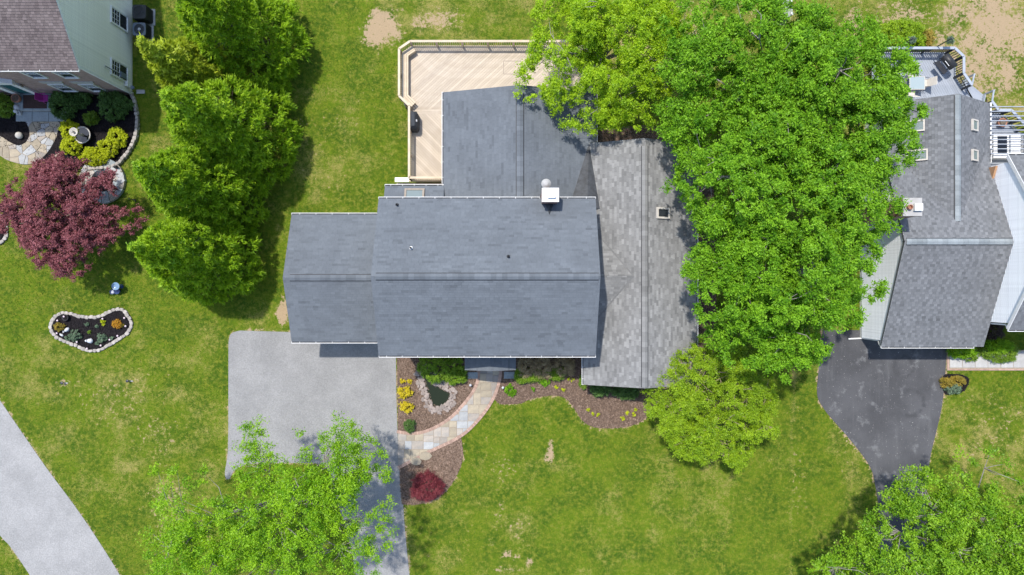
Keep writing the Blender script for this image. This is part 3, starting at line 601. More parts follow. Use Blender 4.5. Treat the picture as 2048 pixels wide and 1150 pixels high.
# ------------------------------------------------------------------ right neighbour's house
hn = thing('house', 'neighbouring grey-shingled house with white siding gables beside dark driveway', 'house', (26, 0, 0))
nx0, nx1, ny0, ny1, nhe, nhr = 22.85, 29.2, -3.63, 8.98, 2.75, 5.3; nyr = (ny0+ny1)/2; nsl = (nhr-nhe)/(nyr-ny0)
body(hn, nx0+.08, nx1, ny0+.35, ny1-.35, nhe-.1, nhr-.3, 'x', m_siding)
roof(hn, gable_planes(nx0, nx1-.01, ny0, ny1, nhe, nhr, 'x'), m_roofN, 'three', ((nx0+.1,nyr,nhr),(nx1-.05,nyr,nhr)), nsl, 'garage_roof', expo=.16)
gutter(hn, (nx0,ny0), (nx1-.6,ny0), (0,-1), nhe)
def siding(house, x, y0, y1, prof, z0, z1, face, mat, expo=.16):
    """lapped boards on a wall in the plane x, facing face (+1/-1 in x); prof(z) gives the y range"""
    bk = MB(); ys = [prof(z0), prof(z1)]; z = z0
    wl = thing_part = None
    k = 0; zs = list(np.arange(z0, z1, expo)); par = None
    m = MB()
    a, b = prof(z0); par = MB().box(min(x, x-face*.02), max(x, x-face*.02), a+.02, b-.02, z0, z0+.05).build('gable_wall', mat, house)
    for z in zs:
        t = min(z+expo, z1); a0, b0 = prof(z); a1, b1 = prof(t)
        if b1-a1 < .05: a1 = b1 = (a0+b0)/2; 
        xo, xi = x+face*.028, x+face*.006
        MB().add([(xo,a0,z),(xo,b0,z),(xi,b1,t),(xi,a1,t),(x-face*.01,a0,z),(x-face*.01,b0,z),(x-face*.01,b1,t),(x-face*.01,a1,t)],
            [(0,1,2,3),(0,4,5,1),(0,3,7,4),(1,5,6,2),(3,2,6,7)]).build('siding_board', mat, par, at=(x,(a0+b0)/2,z))
    return par
def gprof(y0, y1, he, hr, ym):
    return lambda z: (y0, y1) if z <= he else (y0+(ym-y0)*min(1,(z-he)/(hr-he)), y1-(y1-ym)*min(1,(z-he)/(hr-he)))
siding(hn, nx0+.08, 0, 0, gprof(ny0+.35, ny1-.35, nhe-.1, nhr-.3, nyr), .3, nhr-.35, -1, m_sidW)
m = MB(); m.bar((nx0+.02,ny0,nhe-.1),(nx0+.02,nyr,nhr-.1),.03,.2); m.bar((nx0+.02,ny1,nhe-.1),(nx0+.02,nyr,nhr-.1),.03,.2); m.build('rake_board', m_white, hn)
# rear wing with skylights
wx0, wx1, wy1, whr = 23.0, 29.55, 11.4, 4.85; wxr = (wx0+wx1)/2; wsl = (whr-nhe)/(wxr-wx0)
body(hn, wx0+.25, wx1-.25, nyr, wy1-.3, nhe-.1, whr-.3, 'y', m_siding)
roof(hn, gable_planes(wx0, wx1, nyr+.1, wy1, nhe, whr, 'y'), m_roofN, 'three', ((wxr,3.9,whr),(wxr,wy1-.05,whr)), wsl, 'wing_roof', expo=.16)
gutter(hn, (wx1,7.75), (wx1,wy1), (1,0), nhe, .5)
def nsk(px, py, side, hw, hl):
    z = 4.0; 
    for _ in range(6): q = W(px, py, z); z = whr-wsl*abs(q.x-wxr)
    skylight(hn, (q.x,q.y,z), (side*wsl,0,1), (side,0,-wsl), hw, hl, .04, m_sling)
nsk(1834,311,-1,.3,.52); nsk(1828,253,-1,.3,.52); nsk(1947,251,1,.3,.3); nsk(1947,311,1,.3,.3)
# two-storey part
tx0, ty0, ty1, the, thr = 29.1, -2.45, 7.72, 5.0, 8.3; tyr = (ty0+ty1)/2; tsl = (thr-the)/(tyr-ty0)
body(hn, nx1, 40, ty0+.35, ty1-.35, the-.1, thr-.3, 'x', m_siding)
roof(hn, gable_planes(tx0, 40, ty0, ty1, the, thr, 'x'), m_roofN, 'three', None, tsl, 'upper_roof', expo=.16)
siding(hn, nx1, 0, 0, gprof(ty0+.35, ty1-.35, the-.1, thr-.3, tyr), .3, thr-.4, -1, m_sidW)
gutter(hn, (tx0,ty0), (36,ty0), (0,-1), the); gutter(hn, (tx0,ty1), (36,ty1), (0,1), the)
m = MB(); m.bar((tx0,ty0,the-.1),(tx0,tyr,thr-.1),.03,.22); m.bar((tx0,ty1,the-.1),(tx0,tyr,thr-.1),.03,.22); m.build('rake_board', m_white, hn)
m = MB(); m.prism([(nx1-.05,7.3,3.3),(nx1-.05,6.5,3.7),(nx1-.05,7.3,4.05)], (-.12,0,0)); m.build('wall_patch', m_orange, hn)
# downspouts
for pts in ([(nx0+.1,ny0-.06,nhe-.1),(nx0+.1,ny0+.1,nhe-.4),(nx0+.16,ny0+.3,nhe-.6),(nx0+.16,ny0+.3,.15),(nx0-.7,ny0+.25,.06)], [(tx0+.1,ty0-.06,the-.1),(tx0+.2,ty0+.25,the-.5),(tx0+.2,ty0+.25,.2),(tx0+1.2,ty0-.6,.1)]):
    m = MB(); [m.bar(a, b, .08, .06) for a, b in zip(pts[:-1], pts[1:])]; m.build('downspout', m_white, hn)
cn = chimney(hn, 21.75, 22.75, 4.0, 4.95, 0, 7.0, m_conc, m_chim)
MB().box(21.72,22.78,3.97,4.98,7.0,7.1).build('chimney_cap', m_conc, cn); MB().box(22.25,22.7,4.25,4.65,7.1,7.32).build('flue_cover', m_white, cn); MB().lathe((22.02,4.45,7.1),[(.14,0),(.14,.22),(.10,.22),(.10,.1)],12).build('flue', m_terra, cn)

# ------------------------------------------------------------------ left neighbour's house
hl = thing('house', 'brick-fronted neighbour house with brown shingles and grey-green side siding', 'house', (-28, 14, 0))
LX, LY, lhe, lhr = -25.0, 12.8, 6.0, 9.15; ley = 12.48; lry = 17.5; lslp = (lhr-lhe)/(lry-ley)
body(hl, -40, LX-.03, LY+.02, 22.2, lhe-.05, lhr-.3, 'x', m_sidL)
MB().box(-40, LX+.0, LY-.1, LY+.02, 0, lhe-.1).build('brick_wall', m_bwall, hl)
roof(hl, gable_planes(-40, LX+.25, ley, 2*lry-ley, lhe, lhr, 'x'), m_roofL, 'three', None, lslp, expo=.15)
sw = siding(hl, LX-.03, 0, 0, gprof(LY+.02, 2*lry-LY, lhe-.05, lhr-.3, lry), .25, lhr-.4, 1, m_sidL)
gutter(hl, (-40,ley), (LX+.25,ley), (0,-1), lhe)
m = MB(); m.bar((LX+.24,ley,lhe-.12),(LX+.24,lry,lhr-.12),.03,.2); m.box(LX-.06,LX+.05,LY-.12,LY+.04,0,lhe-.1); m.build('rake_board', m_white, hl)
def window(house, c, ax, face, w_, z0, z1, mat_f, gr=(3,2), out=.05):
    """double-hung window; ax 0: wall plane x (width along y), ax 1: wall plane y"""
    m = MB(); cx, cy = c
    def bx(m_, a0, a1, b0, b1, d0, d1):                   # a along wall, b height, d out from wall
        if ax == 0: xs = sorted((cx+face*d0, cx+face*d1)); m_.box(xs[0], xs[1], cy+a0, cy+a1, b0, b1)
        else: ys = sorted((cy+face*d0, cy+face*d1)); m_.box(cx+a0, cx+a1, ys[0], ys[1], b0, b1)
    h_ = w_/2; t = .07
    bx(m,-h_-t,-h_,z0-t,z1+t,0,out+.03); bx(m,h_,h_+t,z0-t,z1+t,0,out+.03); bx(m,-h_,h_,z1,z1+t,0,out+.03); bx(m,-h_,h_,z0-t,z0,0,out+.05)
    f = m.build('window', mat_f, house); zm = (z0+z1)/2
    m = MB(); bx(m,-h_,h_,zm-.025,zm+.025,0,out+.012); bx(m,-h_,-h_+.04,z0,z1,0,out+.01); bx(m,h_-.04,h_,z0,z1,0,out+.01); bx(m,-h_+.04,h_-.04,z1-.04,z1,0,out+.01); bx(m,-h_+.04,h_-.04,z0,z0+.04,0,out+.01)
    for a in range(1, gr[0]): x = -h_+w_*a/gr[0]; bx(m,x-.012,x+.012,zm+.025,z1-.04,.02,out+.004)
    for b in range(1, gr[1]+1): z = zm+(z1-zm)*b/(gr[1]+1); bx(m,-h_+.04,h_-.04,z-.011,z+.011,.02,out+.003)
    m.build('sash', m_white, f)
    for za, zb_ in ((z0+.04, zm-.025), (zm+.025, z1-.04)):
        m = MB(); bx(m,-h_+.04,h_-.04,za,zb_,0,.035); m.build('pane', m_glass, f)
    return f
for yc in (17.05, 13.8): window(hl, (LX, yc), 0, 1, .92, .75, 2.45, m_white)
for xc in (-28.45, -26.55):
    window(hl, (xc, LY-.1), 1, -1, .85, 1.05, 2.45, m_white); window(hl, (xc, LY-.1), 1, -1, .8, 3.85, 5.3, m_white)
    MB().add([(xc-.62,LY-.15,2.62),(xc+.62,LY-.15,2.62),(xc+.72,LY-.15,2.95),(xc-.72,LY-.15,2.95),(xc-.62,LY-.09,2.62),(xc+.62,LY-.09,2.62),(xc+.72,LY-.09,2.95),(xc-.72,LY-.09,2.95)],[(0,1,2,3),(1,0,4,5),(2,6,7,3),(0,3,7,4),(1,5,6,2)]).build('lintel', m_concw, hl)
# entrance
dx = -31.6
MB().box(dx-.48,dx+.48,LY-.14,LY-.1,.45,2.55).build('door', m_teal, hl)
m = MB(); m.box(dx-.85,dx-.5,LY-.24,LY-.1,.4,3.0); m.box(dx+.5,dx+.85,LY-.24,LY-.1,.4,3.0); m.box(dx-1.0,dx+1.0,LY-.34,LY-.1,3.0,3.3); m.prism([(dx-1.05,LY-.36,3.3),(dx+1.05,LY-.36,3.3),(dx,LY-.36,3.9)],(0,.26,0)); m.build('door_surround', m_white, hl)
m = MB().lathe((dx+.95,LY-.2,2.2),[(.03,0),(.07,.05),(.07,.22),(.02,.3)],8).build('wall_lantern', m_tan, hl)
stp = thing('front_stoop', 'slate-topped stoop with low step at the brick house entrance', 'stoop', tuple(W(75,215)))
za = .42; a, b = W(28,182,za), W(104,221,za); yb = b.y
MB().box(a.x,b.x,yb,LY-.12,0,za).build('landing', m_conc, stp)
for k in range(4):
    for j in range(2):
        xx = a.x+(b.x-a.x)*k/4; yy = yb+(LY-.12-yb)*j/2; flag([(xx,yy),(xx+(b.x-a.x)/4-.02,yy),(xx+(b.x-a.x)/4-.02,yy+(LY-.12-yb)/2-.02),(xx,yy+(LY-.12-yb)/2-.02)], za-.01, za+.035, m_slate, stp)
sa, sb = W(32,232,.2), W(131,242,.2); MB().box(sa.x,sb.x,sb.y,yb-.01,0,.18).build('step', m_conc, stp)
for k in range(3): x0 = sa.x+(sb.x-sa.x)*k/3; flag([(x0,sb.y-.02),(x0+(sb.x-sa.x)/3-.02,sb.y-.02),(x0+(sb.x-sa.x)/3-.02,yb-.02),(x0,yb-.02)], .17, .215, m_slate, stp)
q0, q1 = W(47,190,.45), W(94,217,.45); tag(MB().box(q0.x,q1.x,q1.y,q0.y,.458,.475).build('doormat', m_mat, None, at=(q0.x,q1.y,.458)), 'dark brown doormat on the slate stoop', 'doormat')
q = W(31,196,.8); t = thing('plant_pot', 'round terracotta pot standing on the slate stoop', 'pot', (q.x,q.y,.458)); MB().lathe((q.x,q.y,.458),[(.16,0),(.27,.2),(.29,.38),(.26,.4),(.24,.34),(.05,.33)],20).build('bowl', m_terra, t, True)
MB().lathe((q.x,q.y,.46),[(.235,.32),(.235,.345),(.1,.36)],16).build('soil', m_mulch, t)
q = W(31,217,.6); t = thing('lion_statue', 'small grey stone animal statue at the stoop corner', 'statue', (q.x,q.y,.22)); MB().box(q.x-.17,q.x+.17,q.y-.36,q.y+.3,.22,.3).build('plinth', m_conc, t)
m = MB(); m.lathe((q.x,q.y+.1,.3),[(.15,0),(.17,.15),(.13,.32),(.06,.38)],10,sy=1.35); m.lathe((q.x,q.y-.17,.45),[(.06,0),(.12,.1),(.12,.2),(.06,.28)],10); m.tube([(q.x-.09,q.y-.1,.5),(q.x-.1,q.y-.22,.33),(q.x-.1,q.y-.32,.31)],.045,6); m.tube([(q.x+.09,q.y-.1,.5),(q.x+.1,q.y-.22,.33),(q.x+.1,q.y-.32,.31)],.045,6); m.build('body', m_statue, t, True)
q = W(91,197,.8); t = thing('garden_chair', 'bright magenta plastic chair on the slate stoop', 'chair', (q.x,q.y,.458)); R_ = math.radians
m = MB(); m.obox((q.x,q.y,.88),(.21,0,0),(0,.22,0),(0,0,.02)); m.build('seat', m_mag, t)
m = MB(); m.obox((q.x-.2,q.y,1.15),(.025,0,.02),(0,.22,0),(-.07,0,.27)); m.build('backrest', m_mag, t)
for sx in (-1,1):
    for sy in (-1,1): MB().bar((q.x+sx*.17,q.y+sy*.18,.87),(q.x+sx*.21,q.y+sy*.22,.458),.04,.04).build('leg', m_mag, t)
    MB().bar((q.x+.18,q.y+sx*.24,1.08),(q.x-.22,q.y+sx*.24,1.1),.05,.03).build('armrest', m_mag, t)
# openings in the main house front, mostly under the eaves
for xw, za_, zb_ in ((-6.4,3.5,4.9),(-4.2,3.5,4.9),(-1.35,3.5,4.9),(1.3,3.5,4.9),(3.4,3.5,4.9),(-6.4,.9,2.4),(-4.2,.9,2.4),(1.4,.9,2.4),(3.2,.9,2.4)): window(hm, (xw,my0+.35), 1, -1, .9, za_, zb_, m_white)
window(hm, (sxr,sy0+.3), 1, -1, 1.4, .9, 2.4, m_white)
MB().box(-1.85,-.85,my0+.30,my0+.35,.18,2.3).build('door', m_teal, hm)
for xg in (-11.6,-9.0):
    gd = MB().box(xg-1.15,xg+1.15,gy0+.36,gy0+.4,.02,2.2).build('garage_door', m_white, hm)
    for k in range(4):
        for j in range(4): MB().box(xg-1.08+j*.55,xg-.57+j*.55,gy0+.34,gy0+.36,.1+k*.53,.52+k*.53).build('panel', m_white, gd)
# air conditioners, meter, splash block
def ac(px, py, lab, case, top, h=.85, s=.42):
    q = W(px, py, h); t = thing('air_conditioner', lab, 'air conditioner', (q.x,q.y,0), 'air conditioners by the siding wall'); x, y = q.x, q.y
    MB().box(x-s-.1,x+s+.1,y-s-.1,y+s+.1,0,.08).build('pad', m_conc, t)
    cs = MB().box(x-s+.03,x+s-.03,y-s+.03,y+s-.03,.08,h-.03).build('casing', case, t); me_ = None
    for k in range(13):
        for sx, sy in ((1,0),(0,-1),(0,1),(-1,0)):
            o_ = -s+.06+k*(2*s-.12)/12; MB().box(*( (x+sx*s-.012,x+sx*s+.012,y+o_-.012,y+o_+.012) if sx else (x+o_-.012,x+o_+.012,y+sy*s-.012,y+sy*s+.012)), .12, h-.05).build('louvre', case, cs)
    m = MB()
    for e in range(4):
        c_, s_ = [(1,0),(0,1),(-1,0),(0,-1)][e]; 
    n = 24; vs = []; 
    for k in range(n):
        a_ = 2*math.pi*k/n; cx, cy = math.cos(a_), math.sin(a_); f = 1/max(abs(cx),abs(cy)); f = min(f, 1.3)
        vs += [(x+cx*s*f,y+cy*s*f,h),(x+cx*s*.8,y+cy*s*.8,h),(x+cx*s*f,y+cy*s*f,h-.06),(x+cx*s*.78,y+cy*s*.78,h-.10)]
    m.add(vs, [(4*k,4*((k+1)%n),4*((k+1)%n)+1,4*k+1) for k in range(n)]+[(4*k,4*k+2,4*((k+1)%n)+2,4*((k+1)%n)) for k in range(n)]+[(4*k+1,4*((k+1)%n)+1,4*((k+1)%n)+3,4*k+3) for k in range(n)]); m.build('top_cover', top, t)
    MB().lathe((x,y,h-.12),[(s*.78,0),(s*.78,.01)],24).build('fan_well', m_dark, t)
    m = MB()
    for k in range(4):
        a_ = k*math.pi/2+.4; u = Vector((math.cos(a_),math.sin(a_),0)); v = Vector((-u.y,u.x,.35)); m.obox(Vector((x,y,h-.08))+u*s*.4,u*s*.32,v*s*.17,Vector((0,0,.004)))
    m.build('fan', m_iron, t); MB().lathe((x,y,h-.1),[(.09,0),(.09,.09),(.05,.1)],12).build('fan_hub', m_white if top is m_acgr else m_iron, t)
    m = MB()
    for r_ in (.25,.45,.65): m.tube([(x+s*r_*math.cos(a_),y+s*r_*math.sin(a_),h-.005) for a_ in np.linspace(0,2*math.pi,21)],.005,4,cap=False)
    for k in range(8): a_ = k*math.pi/4; m.bar((x,y,h-.004),(x+s*.8*math.cos(a_),y+s*.8*math.sin(a_),h-.004),.008,.008)
    m.build('grille', top, t)
ac(278,23,'black air conditioner, farther one from the brick front', m_acdk, m_acdk, 1.0, .44); ac(278,58,'blue-grey topped air conditioner, closer to the brick front', m_acdk, m_acgr, .85, .42)
q = W(265,152,1.2); t = thing('utility_meter', 'grey electric meter boxes on the siding wall', 'meter', (LX,q.y,1.0))
MB().box(LX+.01,LX+.16,q.y-.16,q.y+.16,1.0,1.6).build('meter_box', m_acgr, t); MB().box(LX+.01,LX+.2,q.y-.55,q.y-.25,.5,.95).build('junction_box', m_white, t); MB().tube([(LX+.08,q.y,1.6),(LX+.08,q.y,3.2)],.03,8).build('conduit', m_acgr, t)
m = MB(); m.tube([(LX+.28,q.y-.55,.5),(LX+.28,q.y-.55,.62)],.12,12); m.tube([(LX+.1,q.y-.5,.3),(LX+.28,q.y-.55,.3),(LX+.28,q.y-.55,.5)],.02,6); m.build('gas_meter', m_acgr, t)
q = W(282,184); t = thing('splash_block', 'small grey concrete splash block on the grass', 'splash block', (q.x,q.y,0)); MB().box(q.x-.27,q.x+.27,q.y-.12,q.y+.12,0,.05).box(q.x-.27,q.x+.27,q.y+.08,q.y+.12,.05,.09).box(q.x-.27,q.x+.27,q.y-.12,q.y-.08,.05,.09).build('block', m_conc, t)
# stone bed wall
def edging(parent, line, step, closed, mat, sx, sy, sz, layers=1, name='edging_stone', z0=0):
    ms = [rough_stone(sx, sy, sz, s+int(step*1000)) for s in range(7)]
    for l in range(layers):
        for i, (p, t) in enumerate(resample(line, step, closed)):
            p = p+t*(l*step*.5); o = link(name, random.choice(ms), mat, parent, (p.x+random.uniform(-.02,.02), p.y+random.uniform(-.02,.02), z0+l*sz*.9))
            o.rotation_euler = (random.uniform(-.05,.05), random.uniform(-.05,.05), math.atan2(t.y,t.x)+random.uniform(-.12,.12)); k = random.uniform(.85,1.12); o.scale = (k, random.uniform(.85,1.15), random.uniform(.85,1.15))
bw = thing('stone_wall', 'low curved dry stone wall round the black mulch bed', 'wall', tuple(W(276,250))); edging(bw, wallL, .26, False, m_rock, .14, .11, .16, 2, 'stone')
# crazy paving
pv = sheet('stone_patio', pat1, .045, m_joint, .05)
xs = [p[0] for p in pat1]; ys = [p[1] for p in pat1]; seeds = [(random.uniform(min(xs),max(xs)), random.uniform(min(ys),max(ys))) for _ in range(75)]
for i, s in enumerate(seeds):
    cell = [(min(xs)-1,min(ys)-1),(max(xs)+1,min(ys)-1),(max(xs)+1,max(ys)+1),(min(xs)-1,max(ys)+1)]
    for j, t in enumerate(seeds):
        if i == j or (s[0]-t[0])**2+(s[1]-t[1])**2 > 9: continue
        d = Vector((t[0]-s[0],t[1]-s[1])).normalized(); mp = ((s[0]+t[0])/2-d.x*.016, (s[1]+t[1])/2-d.y*.016); cell = clip(cell, mp, (mp[0]-d.y, mp[1]+d.x))
        if len(cell) < 3: break
    if len(cell) >= 3: flag(clipc(ccw(dedupe(pat1)), ccw(cell)), .03, .068, random.choice([m_flagt,m_flagt,m_flagt,m_flag,m_flagw]), pv)
q = W(117,319); st = flag([(q.x+.4*math.cos(a)*random.uniform(.8,1.15), q.y+.38*math.sin(a)*random.uniform(.8,1.15)) for a in np.linspace(0,6.28,10)[:-1]], .02, .07, m_flagt, None, 'stepping_stone'); tag(st, 'single tan stepping stone on the black mulch', 'stone')
q = W(39,271,.15); tag(MB().lathe((q.x,q.y,.02),[(.1,0),(.2,.06),(.23,.17),(.2,.28),(.1,.36),(.03,.38)],20).build('garden_globe', m_concw, None, True, at=(q.x,q.y,.02)), 'pale grey stone globe on black mulch inside the patio curve', 'globe')
# fountain
q = W(173,273); t = thing('garden_fountain', 'round two-tier stone fountain among yellow shrubs', 'fountain', (q.x,q.y,0))
MB().lathe((q.x,q.y,0),[(.34,0),(.3,.1),(.3,.25),(.52,.42),(.57,.5),(.5,.5),(.47,.42),(.05,.38)],32).build('basin', m_concw, t, True); MB().lathe((q.x,q.y,.4),[(.475,0),(.475,.04)],32).build('water', m_watk, t)
MB().lathe((q.x,q.y,.4),[(.12,0),(.07,.2),(.06,.7),(.1,.8)],16).build('pedestal', m_concw, t, True); MB().lathe((q.x,q.y,1.15),[(.08,0),(.22,.1),(.28,.2),(.24,.2),(.2,.14),(.03,.12)],28).build('upper_bowl', m_concw, t, True); MB().lathe((q.x,q.y,1.27),[(.07,0),(.05,.1),(.08,.2),(.02,.26)],12).build('finial', m_concw, t, True)
# round pond beside the maple
q = W(207,362); t = thing('round_pond', 'round stone-rimmed pond half under the purple maple', 'pond', (q.x,q.y,0))
MB().lathe((q.x,q.y,0),[(.72,.02),(.72,.14)],36).build('water', m_watk, t); MB().lathe((q.x,q.y,.0),[(.25,.1),(.22,.3),(.1,.34)],16).build('bubbler_stone', m_rock, t)
for ring, (r0, r1, nn, z) in enumerate(((.73,1.15,11,.16),(1.17,1.5,16,.24))):
    for k in range(nn):
        a0, a1 = 2*math.pi*k/nn+.02, 2*math.pi*(k+1)/nn-.01; flag([(q.x+r*math.cos(a), q.y+r*math.sin(a)) for r, a in ((r0,a0),(r0,(a0+a1)/2),(r0,a1),(r1,a1),(r1,(a0+a1)/2),(r1,a0))], 0, z, random.choice([m_slate,m_flag,m_flagw]) if ring else random.choice([m_slate,m_rock]), t, 'rim_stone')
q = W(232,334,.3); t = thing('cat_statue', 'small black cat figure on the pale stone rim', 'statue', (q.x,q.y,.25)); m = MB(); m.lathe((q.x,q.y,.25),[(.1,0),(.11,.1),(.07,.24),(.03,.28)],10,sx=1.3); m.lathe((q.x+.1,q.y,.45),[(.03,0),(.07,.05),(.06,.11),(.02,.14)],10); m.tube([(q.x-.12,q.y,.28),(q.x-.24,q.y+.05,.27),(q.x-.28,q.y+.14,.28)],.02,6); m.build('body', m_dark, t, True)
m = MB(); q = W(236,343); 
for k in range(5):
    c_ = W(230+k*4, 336+k*k*1.6); 
    m.poly([(c_.x+.26*math.cos(a), c_.y+.2*math.sin(a)) for a in np.linspace(0,6.28,8)[:-1]], .0, .25+.002*k)
tag(m.build('stone_bench', m_flagw, None, at=(q.x,q.y,0)), 'curved pale stone ledge beside the round pond', 'ledge')

# ------------------------------------------------------------------ kidney bed and half bed
def stonebed(name, lab, poly, nchip):
    c = (sum(p[0] for p in poly)/len(poly), sum(p[1] for p in poly)/len(poly), 0); t = thing(name, lab, 'flower bed', c)
    sheet('soil', offs(ccw(poly), .06, True), .06, m_mulchk, .07, None, parent=t); chips(poly, nchip, m_chipk, 'bark_chips', .06, t)
    edging(t, offs(ccw(poly), .1, True), .27, True, m_rock, .155, .12, .13); return t
stonebed('flower_bed', 'kidney-shaped black flower bed edged with pale stones on the lawn', kid, 2500)
stonebed('flower_bed', 'black mulch bed with stone edge cut by the left photo edge', halfbed, 800)
K8 = lambda x, y, z=0: W(80+x*.13915, 560+y*.13915, z)
for (x, y), l in zip(((350,525),(257,582),(905,557),(1218,545),(1235,662),(1120,802),(1007,857),(880,940),(682,985),(536,890),(248,765)),
    ('beside the black pot','just above the rust and green shrub','above the bright yellow-green plant','at the far upper right bed end','right of the orange-yellow plant','at the lower right of the bed','beside the tiny grey-green plant','below the medium blue-green sedum','on the lowest stretch of stone edge','below the largest blue-green sedum','below the rust and green shrub')):
    q = K8(x, y, .2); t = thing('solar_light', 'small pinkish solar stake light '+l, 'garden light', (q.x,q.y,.06), 'solar lights in the kidney bed')
    MB().tube([(q.x,q.y,.06),(q.x,q.y,.22)],.012,6).build('stake', m_iron, t); MB().lathe((q.x,q.y,.2),[(.04,0),(.05,.03),(.065,.06),(.055,.08),(.02,.09)],12).build('lamp', m_solar, t, True)
def rockfig(px, py, lab, a, L, wd, h, head=True):
    q = K8(px, py, .2); t = thing('rabbit_statue', lab, 'statue', (q.x,q.y,.06)); ca, sa = math.cos(a), math.sin(a); m = MB()
    m.tube([(q.x-ca*L*.5,q.y-sa*L*.5,.06+h*.35),(q.x-ca*L*.3,q.y-sa*L*.3,.06+h*.5),(q.x+ca*L*.1,q.y+sa*L*.1,.06+h*.48),(q.x+ca*L*.35,q.y+sa*L*.35,.06+h*.4)],[wd*.25,wd*.5,wd*.46,wd*.22],10)
    if head: m.tube([(q.x+ca*L*.28,q.y+sa*L*.28,.06+h*.5),(q.x+ca*L*.45,q.y+sa*L*.45,.06+h*.75),(q.x+ca*L*.6,q.y+sa*L*.6,.06+h*.65)],[wd*.22,wd*.28,wd*.1],8); [m.tube([(q.x+ca*L*.4,q.y+sa*L*.4,.06+h*.8),(q.x+ca*L*.25-sa*s*.05,q.y+sa*L*.25+ca*s*.05,.06+h*1.2)],[wd*.08,wd*.04],6) for s in (-1,1)]
    for s in (-1,1): m.tube([(q.x-ca*L*.25-sa*s*wd*.35,q.y-sa*L*.25+ca*s*wd*.35,.06+h*.3),(q.x-ca*L*.02-sa*s*wd*.45,q.y-sa*L*.02+ca*s*wd*.45,.085)],[wd*.18,wd*.12],6)
    m.build('body', m_statue, t, True)
rockfig(375,720,'pale grey animal statue beside the round orange-green shrub',-2.5,.42,.24,.24); rockfig(705,875,'white animal statue low in the kidney-shaped bed',3.1,.44,.3,.22); rockfig(292,788,'small blue-white animal statue at the left bed edge',2.6,.32,.14,.12,False)
q = K8(385,540,.1); t = thing('plant_pot', 'round black empty pot in the kidney-shaped bed', 'pot', (q.x,q.y,.06)); MB().lathe((q.x,q.y,.06),[(.15,0),(.2,.2),(.22,.22),(.18,.22),(.15,.08),(.02,.08)],18).build('pot', m_dark, t, True); MB().lathe((q.x,q.y,.14),[(.16,0),(.165,.06)],14).build('soil', m_mulchk, t)
# blue bird bath and two blue pots on the lawn
q = K8(1085,90,.7); t = thing('bird_bath', 'small blue glazed bird bath on the shaded lawn', 'bird bath', (q.x,q.y,0)); MB().lathe((q.x,q.y,0),[(.16,0),(.07,.08),(.05,.5),(.09,.6)],14).build('pedestal', m_bluek, t, True); MB().lathe((q.x,q.y,.58),[(.06,0),(.2,.06),(.26,.12),(.23,.12),(.18,.08),(.03,.07)],24).build('bowl', m_blue, t, True)
for (x, y), l, r_ in (((1035,172),'small pale-topped blue pot left of the bird bath foot',.15), ((1108,160),'dark blue pot right below the bird bath',.19)):
    q = K8(x, y, .2); t = thing('plant_pot', l, 'pot', (q.x,q.y,0)); MB().lathe((q.x,q.y,0),[(r_*.7,0),(r_,r_),(r_*1.05,r_*1.4),(r_*.85,r_*1.4),(r_*.75,r_*.9),(.02,r_*.85)],18).build('bowl', m_bluek, t, True); MB().lathe((q.x,q.y,r_*.9),[(r_*.76,0),(r_*.7,.02)],14).build('soil', m_statue if r_ < .17 else m_bluek, t)
for (x, y), l in (((129,765),'small dark lawn stake on bare soil, left one'),((259,761),'small dark lawn stake on bare soil, right one')):
    q = W(x, y); t = thing('lawn_stake', l, 'stake', (q.x,q.y,0)); MB().tube([(q.x,q.y,0),(q.x,q.y,.25)],.02,6).build('post', m_iron, t); MB().lathe((q.x,q.y,.22),[(.05,0),(.1,.03),(.09,.08),(.03,.1)],12).build('cap', m_iron, t); MB().box(q.x+.05,q.x+.25,q.y-.06,q.y+.0,0,.07).build('base_box', m_conc, t)
q = W(267,399); t = thing('yard_spigot', 'small black yard hose stand near the purple maple', 'hose stand', (q.x,q.y,0)); m = MB(); m.bar((q.x-.1,q.y,.02),(q.x+.15,q.y,.02),.05,.04); m.bar((q.x+.13,q.y,.02),(q.x+.13,q.y-.16,.02),.05,.04); m.bar((q.x-.08,q.y,.0),(q.x-.08,q.y,.4),.04,.04); m.build('stand', m_dark, t)

# ------------------------------------------------------------------ main deck
dk = thing('deck', 'tan wooden deck with railing behind the main house', 'deck', (-2, 13, 0)); DZ = .9
R1 = [tuple(W(x, y, 1.9))[:2] for x, y in ((820,82),(798,97),(798,191),(818,211),(818,355),(889,355))]
rail = [(5.0,8.95),(5.0,R1[0][1])]+R1
topP = [(5.0,R1[0][1]),R1[0],R1[1],R1[2],(R1[3][0],R1[3][1]),(R1[3][0],11.66),(5.0,11.66)]
topP = [(5.0,R1[0][1]),R1[0],R1[1],R1[2],(R1[3][0]+.02,11.52),(5.0,11.52)]
lowP = [(R1[4][0],R1[4][1]),(-3.95,R1[4][1]),(-3.95,11.2),(R1[3][0],11.2)]
def boards(parent, poly, ang, wd=.14, gap=.008, z=DZ, mat=None, name='board'):
    poly = ccw(poly); c, s = math.cos(ang), math.sin(ang); ts = [-x*s+y*c for x, y in poly]; t = min(ts)
    while t < max(ts):
        a = (-t*s, t*c); b = (-(t+wd-gap)*s, (t+wd-gap)*c); r = clip(poly, a, (a[0]+c, a[1]+s)); 
        if len(r) >= 3: r = clip(r, (b[0]+c, b[1]+s), b)
        r = dedupe(r) if len(r) >= 3 else []
        if len(r) >= 3 and area(r) > .01:
            m = MB().poly(ccw(r), z-.03, z+random.uniform(-.002,.002)); m.build(name, mat or m_deck, parent, at=(sum(p[0] for p in r)/len(r), sum(p[1] for p in r)/len(r), z))
        t += wd
boards(dk, topP, math.radians(42)); boards(dk, lowP, math.radians(-45))
